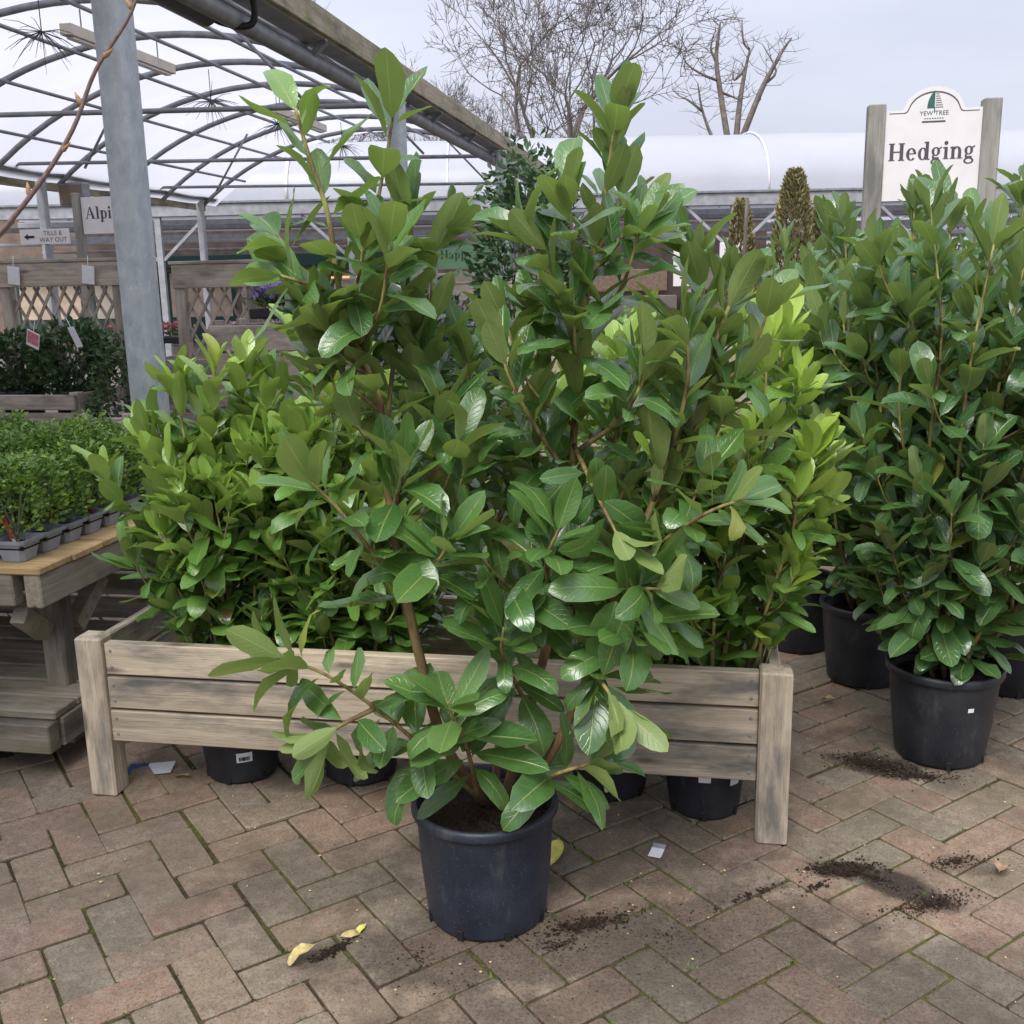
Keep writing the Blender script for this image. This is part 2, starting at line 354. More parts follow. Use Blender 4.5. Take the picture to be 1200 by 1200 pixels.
def poly(name, col, trans, mixf):
    t = NT(name); p = t.pos(); n = t.noise(p, 1.3, 4); n2 = t.noise(t.mapping(p, (6, 6, 0.7)), 1.0, 4)
    c = t.mix(t.rng(n, 0.35, 0.7), tuple(x * 0.93 for x in col), col)
    c = t.mix(t.math('MULTIPLY', t.rng(n2, 0.55, 0.75), 0.2), c, tuple(x * 0.8 for x in col))
    d = t.bsdf(c, 0.35, 0.5); tr = t.new('ShaderNodeBsdfTranslucent'); t.put(tr.inputs[0], c)
    ms = t.new('ShaderNodeMixShader'); ms.inputs[0].default_value = mixf
    t.l.new(d, ms.inputs[1]); t.l.new(tr.outputs[0], ms.inputs[2]); return t.done(ms.outputs[0])
poly('polythene', (0.585, 0.59, 0.63), 0.8, 0.78)
poly('polythene_far', (0.61, 0.63, 0.69), 0.8, 0.35)
M = MATS

# ------------------------------------------------------------------ mesh helpers
def mesh_from(name, V, F, mat=None, uvs=None, smooth=False):
    me = bpy.data.meshes.new(name)
    me.from_pydata([tuple(v) for v in V], [], [tuple(f) for f in F])
    if mat: me.materials.append(M[mat])
    if uvs is not None:
        ul = me.uv_layers.new(name='UVMap')
        ul.data.foreach_set('uv', np.asarray(uvs, dtype=np.float32).ravel())
    if smooth: me.polygons.foreach_set('use_smooth', np.ones(len(me.polygons), dtype=bool))
    me.update()
    return me
def put(name, me, parent=None, loc=(0, 0, 0), rot=(0, 0, 0), scale=(1, 1, 1)):
    o = bpy.data.objects.new(name, me); COL.objects.link(o)
    o.location = loc; o.rotation_euler = rot; o.scale = scale
    if parent is not None: o.parent = parent
    return o
def tag(o, label=None, cat=None, group=None, kind=None):
    for k, v in (('label', label), ('category', cat), ('group', group), ('kind', kind)):
        if v: o[k] = v
    return o
def thing(name, label, cat, loc=(0, 0, 0), rz=0.0, group=None):
    o = bpy.data.objects.new(name, None); COL.objects.link(o)
    o.empty_display_size = 0.05
    o.location = loc; o.rotation_euler = (0, 0, rz)
    return tag(o, label, cat, group)
def copy_tree(o, parent=None):
    c = o.copy(); COL.objects.link(c); c.parent = parent
    for ch in o.children: copy_tree(ch, c)
    return c

class MB:
    def __init__(s): s.V = []; s.F = []
    def add(s, V, F):
        b = len(s.V); s.V += [tuple(v) for v in V]; s.F += [tuple(i + b for i in f) for f in F]; return s
    def cbox(s, lx, ly, lz, c=0.003, at=(0, 0, 0), mat=None):
        V, F = cbox_data(lx, ly, lz, c)
        V = [Vector(v) for v in V]
        if mat is not None: V = [mat @ v for v in V]
        return s.add([v + Vector(at) for v in V], F)
    def bar(s, a, b, w, t=None, c=0.002, up=(0, 0, 1)):
        """square bar from a to b"""
        a, b = Vector(a), Vector(b); d = b - a; L = d.length; d.normalize()
        y = Vector(up).cross(d)
        if y.length < 1e-4: y = Vector((0, 1, 0)).cross(d)
        y.normalize(); z = d.cross(y)
        mt = Matrix((d, y, z)).transposed()
        return s.cbox(L, w, t or w, c, (a + b) / 2, mt)
    def tube(s, pts, rad, n=8, cap=True):
        V, F = tube_data(pts, rad, n, cap); return s.add(V, F)
    def lathe(s, prof, n=32, at=(0, 0, 0), closed=False):
        V = []; F = []; ax, ay, az = at
        for (r, z) in prof:
            for k in range(n):
                a = 2 * PI * k / n; V.append((ax + r * math.cos(a), ay + r * math.sin(a), az + z))
        m = len(prof)
        for i in range(m - 1):
            for k in range(n):
                k2 = (k + 1) % n
                F.append((i * n + k, i * n + k2, (i + 1) * n + k2, (i + 1) * n + k))
        return s.add(V, F)
    def build(s, name, mat, parent=None, loc=(0, 0, 0), rot=(0, 0, 0), smooth=False):
        return put(name, mesh_from(name, s.V, s.F, mat, None, smooth), parent, loc, rot)

def cbox_data(lx, ly, lz, c):
    hx, hy, hz = lx / 2, ly / 2, lz / 2
    c = min(c, hx * .45, hy * .45, hz * .45)
    V = []; idx = {}
    for sx in (-1, 1):
        for sy in (-1, 1):
            for sz in (-1, 1):
                for ax in range(3):
                    p = [sx * (hx - c), sy * (hy - c), sz * (hz - c)]
                    h = (hx, hy, hz)[ax]; p[ax] = (sx, sy, sz)[ax] * h
                    idx[(sx, sy, sz, ax)] = len(V); V.append(tuple(p))
    F = []
    def face(ids):
        p = [Vector(V[i]) for i in ids]; n = (p[1] - p[0]).cross(p[2] - p[0]); ctr = sum(p, Vector()) / len(p)
        F.append(tuple(ids) if n.dot(ctr) > 0 else tuple(reversed(ids)))
    for ax in range(3):
        o1, o2 = [a for a in range(3) if a != ax]
        for s0 in (-1, 1):
            ids = []
            for a, b in ((-1, -1), (1, -1), (1, 1), (-1, 1)):
                k = [0, 0, 0]; k[ax] = s0; k[o1] = a; k[o2] = b; ids.append(idx[(*k, ax)])
            face(ids)
        for a in (-1, 1):          # edges parallel to ax
            for b in (-1, 1):
                ids = []
                for s0, o in ((-1, o1), (1, o1), (1, o2), (-1, o2)):
                    k = [0, 0, 0]; k[ax] = s0; k[o1] = a; k[o2] = b; ids.append(idx[(*k, o)])
                face(ids)
    for sx in (-1, 1):
        for sy in (-1, 1):
            for sz in (-1, 1): face([idx[(sx, sy, sz, a)] for a in range(3)])
    return V, F

def tube_data(pts, rad, n=8, cap=True):
    P = [Vector(p) for p in pts]; m = len(P)
    if not hasattr(rad, '__len__'): rad = [rad] * m
    V = []; F = []
    T = [(P[min(i + 1, m - 1)] - P[max(i - 1, 0)]).normalized() for i in range(m)]
    ref = Vector((0, 0, 1)) if abs(T[0].z) < 0.9 else Vector((1, 0, 0))
    x = T[0].cross(ref).normalized()
    for i in range(m):
        x = (x - T[i] * x.dot(T[i]))
        if x.length < 1e-6: x = T[i].orthogonal()
        x.normalize(); y = T[i].cross(x)
        for k in range(n):
            a = 2 * PI * k / n; V.append(P[i] + (x * math.cos(a) + y * math.sin(a)) * rad[i])
    for i in range(m - 1):
        for k in range(n):
            k2 = (k + 1) % n; F.append((i * n + k, i * n + k2, (i + 1) * n + k2, (i + 1) * n + k))
    if cap and n > 2:
        F.append(tuple(reversed(range(n)))); F.append(tuple((m - 1) * n + k for k in range(n)))
    return V, F

def smooth_path(pts, per=5):
    P = [Vector(p) for p in pts]
    if len(P) < 3:
        return [P[0].lerp(P[-1], i / per) for i in range(per + 1)]
    Q = [P[0] * 2 - P[1]] + P + [P[-1] * 2 - P[-2]]; out = []
    for i in range(1, len(Q) - 2):
        for k in range(per):
            t = k / per; a, b, c, d = Q[i - 1], Q[i], Q[i + 1], Q[i + 2]
            out.append(0.5 * ((2 * b) + (c - a) * t + (2 * a - 5 * b + 4 * c - d) * t * t + (3 * b - a - 3 * c + d) * t ** 3))
    out.append(P[-1]); return out

BOARD_CACHE = {}
def board(name, parent, L, w, t, loc, rot=(0, 0, 0), mat='grey_wood', c=0.004):
    """a plank; its length runs along local X"""
    key = (round(L, 3), round(w, 3), round(t, 3), mat)
    if key not in BOARD_CACHE:
        V, F = cbox_data(L, w, t, c); BOARD_CACHE[key] = mesh_from('plank', V, F, mat)
    return put(name, BOARD_CACHE[key], parent, loc, rot)
UPR = (0, -PI / 2, 0)     # stands a plank on end

def grid_sheet(x0, x1, y0, y1, z, nx=1, ny=1):
    V = [(x0 + (x1 - x0) * i / nx, y0 + (y1 - y0) * j / ny, z) for j in range(ny + 1) for i in range(nx + 1)]
    F = [(j * (nx + 1) + i, j * (nx + 1) + i + 1, (j + 1) * (nx + 1) + i + 1, (j + 1) * (nx + 1) + i) for j in range(ny) for i in range(nx)]
    return V, F

def project(p):
    d = Vector(p) - CAMP; z = d.dot(_fw)
    if z < 0.05: return None
    k = cam_d.lens / 36.0
    return (0.5 + k * d.dot(_rt) / z, 0.5 + k * d.dot(_dn) / z, z)

# ------------------------------------------------------------------ lettering (a small bold serif alphabet drawn as outlines)
class Glyphs:
    def __init__(s): s.V = []; s.F = []; s.k = 0
    def quad(s, pts):
        b = len(s.V); s.k += 1; z = 0.00006 * (s.k % 9)
        s.V += [(x, y, z) for x, y in pts]; s.F.append(tuple(range(b, b + len(pts))))
    def rect(s, x0, y0, x1, y1, sl=0.0): s.quad([(x0, y0), (x1, y0), (x1 + sl, y1), (x0 + sl, y1)])
    def ring(s, cx, cy, rx, ry, tx, ty, a0=0, a1=360, n=28):
        b = len(s.V); s.k += 1; z = 0.00006 * (s.k % 9)
        for i in range(n + 1):
            a = math.radians(a0 + (a1 - a0) * i / n); c, d = math.cos(a), math.sin(a)
            s.V.append((cx + rx * c, cy + ry * d, z)); s.V.append((cx + (rx - tx) * c, cy + (ry - ty) * d, z))
        for i in range(n): s.F.append((b + 2 * i, b + 2 * i + 2, b + 2 * i + 3, b + 2 * i + 1))
    def disc(s, cx, cy, r, n=14): s.quad([(cx + r * math.cos(2 * PI * i / n), cy + r * math.sin(2 * PI * i / n)) for i in range(n)])
    def stem(s, x, y0, y1, w=0.26, top='l', bot=True, h=0.07):
        s.rect(x, y0, x + w, y1)
        if bot: s.rect(x - 0.11, y0, x + w + 0.11, y0 + h)
        if top == 'l': s.quad([(x - 0.13, y1 - 0.09), (x + 0.02, y1 - 0.12), (x + 0.02, y1), (x - 0.13, y1 - 0.03)])
        if top == 'b': s.rect(x - 0.11, y1 - h, x + w + 0.11, y1)
    def letter(s, ch, x):
        o = len(s.V)
        if ch == 'H':
            s.stem(0.13, 0, 1.45, 0.3, 'b'); s.stem(0.95, 0, 1.45, 0.3, 'b'); s.rect(0.4, 0.68, 0.98, 0.77); w = 1.42
        elif ch == 'E':
            s.stem(0.13, 0, 1.45, 0.3, 'b'); s.rect(0.4, 0, 1.05, 0.08); s.rect(0.4, 1.37, 1.02, 1.45); s.rect(0.4, 0.69, 0.82, 0.77)
            s.rect(0.97, 0, 1.06, 0.34); s.rect(0.95, 1.14, 1.03, 1.45); s.rect(0.78, 0.55, 0.85, 0.92); w = 1.16
        elif ch == 'A':
            s.quad([(0.06, 0), (0.17, 0), (0.66, 1.48), (0.56, 1.42)]); s.quad([(0.90, 0), (1.24, 0), (0.72, 1.48), (0.56, 1.42)])
            s.rect(-0.04, 0, 0.32, 0.07); s.rect(0.78, 0, 1.36, 0.07); s.rect(0.28, 0.46, 0.98, 0.54); w = 1.36
        elif ch == 'e':
            s.ring(0.46, 0.5, 0.42, 0.52, 0.25, 0.07, 22, 318); s.ring(0.46, 0.5, 0.42, 0.52, 0.2, 0.07, 0, 90); s.rect(0.2, 0.5, 0.875, 0.58); w = 0.94
        elif ch == 'd':
            s.ring(0.44, 0.5, 0.4, 0.52, 0.25, 0.07); s.stem(0.66, 0, 1.5, 0.26, 'l', False); s.rect(0.9, 0, 1.04, 0.08); w = 1.06
        elif ch == 'a':
            s.ring(0.36, 0.28, 0.34, 0.3, 0.22, 0.07, 40, 350); s.rect(0.52, 0.1, 0.78, 0.75); s.ring(0.44, 0.72, 0.34, 0.3, 0.24, 0.07, 0, 165); s.rect(0.74, 0, 0.95, 0.09); s.disc(0.2, 0.76, 0.11); w = 0.95
        elif ch == 'g':
            s.ring(0.42, 0.66, 0.35, 0.36, 0.22, 0.07); s.ring(0.44, -0.2, 0.42, 0.26, 0.16, 0.09); s.quad([(0.16, 0.36), (0.3, 0.36), (0.26, 0.12), (0.1, 0.2)])
            s.rect(0.14, 0.03, 0.7, 0.17); s.quad([(0.6, 0.9), (0.7, 0.84), (0.92, 0.95), (0.9, 1.06)]); w = 0.95
        elif ch == 'i':
            s.stem(0.14, 0, 1.0); s.disc(0.26, 1.33, 0.165); w = 0.54
        elif ch == 'l':
            s.stem(0.14, 0, 1.5); w = 0.54
        elif ch == 'n':
            s.stem(0.14, 0, 1.0); s.ring(0.58, 0.62, 0.36, 0.4, 0.25, 0.1, 0, 150); s.stem(0.69, 0, 0.66, 0.26, None); w = 1.1
        elif ch == 'r':
            s.stem(0.14, 0, 1.0); s.ring(0.6, 0.62, 0.3, 0.4, 0.2, 0.1, 55, 150); s.disc(0.68, 0.86, 0.13); w = 0.8
        elif ch == 'p':
            s.rect(0.14, -0.42, 0.40, 1.0); s.rect(0.02, -0.42, 0.54, -0.35); s.quad([(0.0, 0.91), (0.15, 0.88), (0.15, 1.0), (0.0, 0.97)]); s.ring(0.56, 0.5, 0.4, 0.52, 0.25, 0.07); w = 1.04
        elif ch == 's':
            s.ring(0.38, 0.74, 0.3, 0.28, 0.2, 0.09, 20, 250); s.ring(0.38, 0.26, 0.34, 0.28, 0.22, 0.09, -160, 90); w = 0.8
        elif ch == 't':
            s.rect(0.18, 0.15, 0.44, 1.3); s.rect(0.02, 0.91, 0.68, 1.0); s.ring(0.46, 0.22, 0.28, 0.24, 0.2, 0.08, 180, 320); w = 0.74
        elif ch == 'y':
            s.quad([(0.04, 1.0), (0.34, 1.0), (0.64, 0.1), (0.48, 0.0)]); s.quad([(0.78, 1.0), (0.88, 1.0), (0.44, -0.36), (0.32, -0.36)]); s.rect(-0.04, 0.93, 0.44, 1.0); s.rect(0.64, 0.93, 1.0, 1.0); s.disc(0.26, -0.32, 0.12); w = 0.96
        else: w = 0.5
        s.V[o:] = [(a + x, b, c) for a, b, c in s.V[o:]]
        return w
def serif_text(text, xheight, mat, name, parent, loc, rot, centre=True, slant=0.0):
    g = Glyphs(); x = 0.0
    for ch in text: x += g.letter(ch, x) + 0.04
    off = x / 2 if centre else 0
    V = [((a - off + slant * b) * xheight, b * xheight, c) for a, b, c in g.V]
    return put(name, mesh_from(name, V, g.F, mat), parent, loc, rot)
def plain_text(text, size, mat, name, parent, loc, rot, align='CENTER'):
    cu = bpy.data.curves.new('lettering', 'FONT'); cu.body = text; cu.size = size; cu.align_x = align; cu.resolution_u = 3
    tmp = bpy.data.objects.new('lettering', cu); COL.objects.link(tmp)
    dg = bpy.context.evaluated_depsgraph_get(); dg.update()
    me = bpy.data.meshes.new_from_object(tmp.evaluated_get(dg)); bpy.data.objects.remove(tmp); bpy.data.curves.remove(cu)
    me.materials.clear(); me.materials.append(M[mat])
    return put(name, me, parent, loc, rot)
FACE = (PI / 2, 0, 0)     # upright panel facing local -Y

# ------------------------------------------------------------------ ground and block paving
V, F = grid_sheet(-260, 260, -120, 420, -0.03, 8, 8)
tag(put('ground', mesh_from('ground', V, F, 'yard')), kind='structure')
V, F = grid_sheet(-7.0, 7.0, -1.0, 9.0, -0.0055)
paving = tag(put('paving', mesh_from('paving', V, F, 'joint')), kind='structure')
UNIT, PTH = 0.1025, 0.58498
PA = Vector((math.cos(PTH), math.sin(PTH), 0)); PB = Vector((math.sin(PTH), -math.cos(PTH), 0)); PO = Vector((-1.0732, 2.2110, 0))
def brick_mesh(k):
    rr = random.Random(k); L, w, h = 0.1998, 0.0968, 0.05
    ch = 0.003
    def ring(d, z, jit):
        out = []
        for sx, sy in ((-1, -1), (1, -1), (1, 1), (-1, 1)):
            j = rr.uniform(0, jit)
            x, y = sx * (L / 2 - d), sy * (w / 2 - d)
            out += [(x - sx * (0.003 + j), y, z), (x, y - sy * (0.003 + j), z)] if (sx * sy) > 0 else [(x, y - sy * (0.003 + j), z), (x - sx * (0.003 + j), y, z)]
        return out
    st = rr.getstate(); a = ring(0, -h, 0.005); rr.setstate(st); b = ring(0, -ch, 0.005); rr.setstate(st); c = ring(ch * rr.uniform(.7, 1.3), 0, 0.005)
    # order each ring by angle so that the eight points run round the block
    def order(r): return sorted(r, key=lambda p: math.atan2(p[1] / w, p[0] / L))
    a, b, c = order(a), order(b), order(c)
    V = a + b + c; F = [tuple(range(16, 24))]
    for i in range(8):
        j = (i + 1) % 8; F += [(i, j, 8 + j, 8 + i), (8 + i, 8 + j, 16 + j, 16 + i)]
    return mesh_from('brick', V, F, 'paver')
BRICKS = [brick_mesh(k) for k in range(9)]
spots = []
for i in range(-90, 110):
    for j in range(-90, 110):
        m4 = (i + j) % 4
        if m4 == 0: c = PO + PA * (UNIT * (i + 1)) + PB * (UNIT * (j + .5)); ang = PTH
        elif m4 == 2: c = PO + PA * (UNIT * (i + .5)) + PB * (UNIT * (j + 1)); ang = PTH + PI / 2
        else: continue
        if not (-4.2 < c.x < 4.2 and 0.3 < c.y < 7.2): continue
        q = project(c)
        vis = q is not None and -0.04 < q[0] < 1.04 and 0 < q[1] < 1.06
        spots.append((0 if vis else 1, c.y, c, ang + PI * random.randrange(2)))
spots.sort(key=lambda s: (s[0], s[1]))
rest_V, rest_F = [], []
for n, (nv, _, c, ang) in enumerate(spots):
    me = BRICKS[random.randrange(9)]
    loc = c + Vector((random.gauss(0, .0012), random.gauss(0, .0012), random.gauss(0, .0013)))
    rot = Euler((random.gauss(0, .007), random.gauss(0, .005), ang + random.gauss(0, .007)))
    # the laying is looser beside the bench, with wider gaps
    if c.x < -0.55 and c.y > 1.9:
        loc += Vector((random.gauss(0, .0022), random.gauss(0, .0022), random.gauss(0, .0014))); rot.z += random.gauss(0, .009)
    if n < 300:
        put('brick', me, paving, loc, rot)
    else:
        mt = Matrix.Translation(loc) @ rot.to_matrix().to_4x4(); b = len(rest_V)
        rest_V += [mt @ v.co for v in me.vertices]; rest_F += [tuple(i + b for i in p.vertices) for p in me.polygons]
tag(put('brick_field', mesh_from('brick_field', rest_V, rest_F, 'paver'), paving), kind='stuff')

# moss and weed tufts in the joints
V, F = [], []
rr = random.Random(3)
for n in range(2600):
    i, j = rr.randrange(-14, 34), rr.randrange(-12, 30)
    if rr.random() < .5: p = PO + PA * (UNIT * i) + PB * (UNIT * (j + rr.random()))
    else: p = PO + PA * (UNIT * (i + rr.random())) + PB * (UNIT * j)
    # only where a joint really runs and where the yard is damp
    if math.sin(p.x * 3.1 + 1) + math.cos(p.y * 4.3 + p.x) < -0.2 or p.y < 1.3 or p.y > 4.5: continue
    fi, fj = (p - PO).dot(PA) / UNIT, (p - PO).dot(PB) / UNIT
    inside = False
    for a in (math.floor(fi), math.floor(fi) - 1):
        for b in (math.floor(fj), math.floor(fj) - 1):
            if (a + b) % 4 == 0 and a + .08 < fi < a + 1.92 and b + .08 < fj < b + .92: inside = True
            if (a + b) % 4 == 2 and a + .08 < fi < a + .92 and b + .08 < fj < b + 1.92: inside = True
    if inside: continue
    for k in range(5):
        q = p + Vector((rr.gauss(0, .006), rr.gauss(0, .006), -.004)); a = rr.uniform(0, 6.28); h = rr.uniform(.004, .011); w = rr.uniform(.002, .005)
        dx, dy = math.cos(a) * w, math.sin(a) * w; b = len(V)
        V += [(q.x - dx, q.y - dy, q.z), (q.x + dx, q.y + dy, q.z), (q.x + dy * 1.5, q.y - dx * 1.5, q.z + h)]; F.append((b, b + 1, b + 2))
tag(put('moss', mesh_from('moss', V, F, 'grass_leaf')), 'tufts of green moss growing in the joints of the block paving', 'moss', kind='stuff')

# crumbs of spilled compost on the paving
def crumbs(name, blobs, label, seed):
    rr = random.Random(seed); V, F = [], []
    ico = [(0, 0, 1), (.9, 0, .3), (.28, .85, .3), (-.72, .53, .3), (-.72, -.53, .3), (.28, -.85, .3), (0, 0, -.6)]
    fc = [(0, 1, 2), (0, 2, 3), (0, 3, 4), (0, 4, 5), (0, 5, 1), (6, 2, 1), (6, 3, 2), (6, 4, 3), (6, 5, 4), (6, 1, 5)]
    for (x, y, a, b, ang, num, s) in blobs:
        for k in range(num):
            r = abs(rr.gauss(0, .55)); ph = rr.uniform(0, 6.28); p1, p2 = r * math.cos(ph) * a, r * math.sin(ph) * b
            px = x + p1 * math.cos(ang) - p2 * math.sin(ang); py = y + p1 * math.sin(ang) + p2 * math.cos(ang)
            sc = s * rr.uniform(.25, 1) * rr.uniform(.5, 1.2); base = len(V); rot = rr.uniform(0, 6.28)
            for (vx, vy, vz) in ico:
                j = rr.uniform(.7, 1.3); wx, wy = vx * math.cos(rot) - vy * math.sin(rot), vx * math.sin(rot) + vy * math.cos(rot)
                V.append((px + wx * sc * j, py + wy * sc * j * .8, .001 + sc * .4 + vz * sc * .65 * j))
            F += [tuple(i + base for i in f) for f in fc]
    return tag(put(name, mesh_from(name, V, F, 'soil')), label, 'soil', kind='stuff')
crumbs('spilled_compost', [(0.735, 2.125, .085, .035, .1, 1300, .0042), (0.735, 2.125, .09, .035, .1, 90, .008), (0.79, 2.09, .10, .03, -.7, 500, .003), (0.88, 1.985, .12, .035, .3, 900, .0035), (1.0, 2.145, .09, .03, .2, 420, .0038),
        (0.66, 2.06, .09, .02, .6, 60, .006), (0.50, 2.03, .16, .025, .45, 110, .005)], 'dark compost spilled and smeared on the paving past the trough end', 1)
crumbs('spilled_compost', [(0.99, 2.63, .14, .055, -.55, 1500, .004), (0.99, 2.63, .14, .05, -.55, 60, .008), (1.08, 2.56, .10, .03, -.1, 500, .0038)], 'dark compost spilled at the foot of the large black laurel pot', 2)
crumbs('spilled_compost', [(0.14, 1.935, .13, .035, .35, 700, .004), (0.12, 1.935, .13, .03, .35, 60, .008), (0.08, 1.87, .10, .03, .1, 260, .0035), (0.3, 1.9, .25, .12, .3, 420, .0024), (-.1, 1.75, .4, .1, 0, 260, .0024)], 'dark compost crumbs scattered beside the navy pot', 3)
crumbs('spilled_compost', [(-0.385, 1.865, .06, .015, .75, 420, .0045), (-.22, 1.84, .10, .07, .2, 220, .003)], 'small ridge of compost on the paving beside a curled dead leaf', 4)

# ------------------------------------------------------------------ laurels
def leaf_data(curl, fold, roll, wave, seed, ratio=0.38):
    """unit-length leaf: local +Y runs to the tip, +Z is the upper face; 48 triangles"""
    rr = random.Random(seed)
    rows = [(0.0, .07), (0.13, .52), (0.33, .90), (0.58, 1.0), (0.80, .84), (0.935, .46)]
    cols = (-1, -.52, 0, .52, 1)
    V, UV = [], []
    def centre(t):
        n = 12; y = z = x = 0.0
        for i in range(n):
            s = (i + .5) / n * t; th = curl * s * s + 0.15 * curl * s
            y += math.cos(th) * t / n; z -= math.sin(th) * t / n
        return y, z, curl * t * t + .15 * curl * t
    ph = rr.uniform(0, 6.28)
    V += [(-.010, -.10, 0), (.010, -.10, 0)]; UV += [(.47, 0), (.53, 0)]
    for t_, w_ in rows:
        y, z, th = centre(t_)
        for c in cols:
            hw = ratio / 2 * w_ * c
            zz = fold * abs(hw) - roll * (abs(c) ** 2.2) * w_ * ratio + wave * math.sin(ph + t_ * 9 + (1.7 if c > 0 else 0)) * abs(c) * w_ * ratio
            V.append((hw, y + zz * math.sin(th), z + zz * math.cos(th))); UV.append((.5 + c * .5, t_))
    y, z, th = centre(1.0)
    V.append((rr.uniform(-.015, .015), y, z)); UV.append((.5, 1))
    F = [(0, 1, 4 + 2 - 1, 4)]           # petiole onto the midrib columns
    F = [(0, 1, 5, 4, 3)]
    for r in range(5):
        for c in range(4):
            a = 2 + r * 5 + c; F.append((a, a + 1, a + 6, a + 5))
    tip = len(V) - 1
    for c in range(4): F.append((2 + 25 + c, 2 + 25 + c + 1, tip))
    return np.array(V), F, UV
LEAVES = {}
for nm, curls in (('stiff', (-.35, -.2, -.1, .05, .1, .2, .3, .45)), ('soft', (.3, .45, .6, .75, .9, 1.05, 1.25, 1.5)), ('flat', (-.1, 0., .12, .2, .3, .4, .5, .65))):
    LEAVES[nm] = [leaf_data(c, random.uniform(.08, .6), random.uniform(.03, .15), random.uniform(.01, .13), 40 + i, random.uniform(.36, .46)) for i, c in enumerate(curls)]
LEAF_MESH = {}
def leaf_mesh(nm, i, mat):
    k = (nm, i, mat)
    if k not in LEAF_MESH:
        Vv, Ff, UV = LEAVES[nm][i]
        LEAF_MESH[k] = mesh_from('leaf', Vv, Ff, mat, [UV[j] for f in Ff for j in f], True)
    return LEAF_MESH[k]

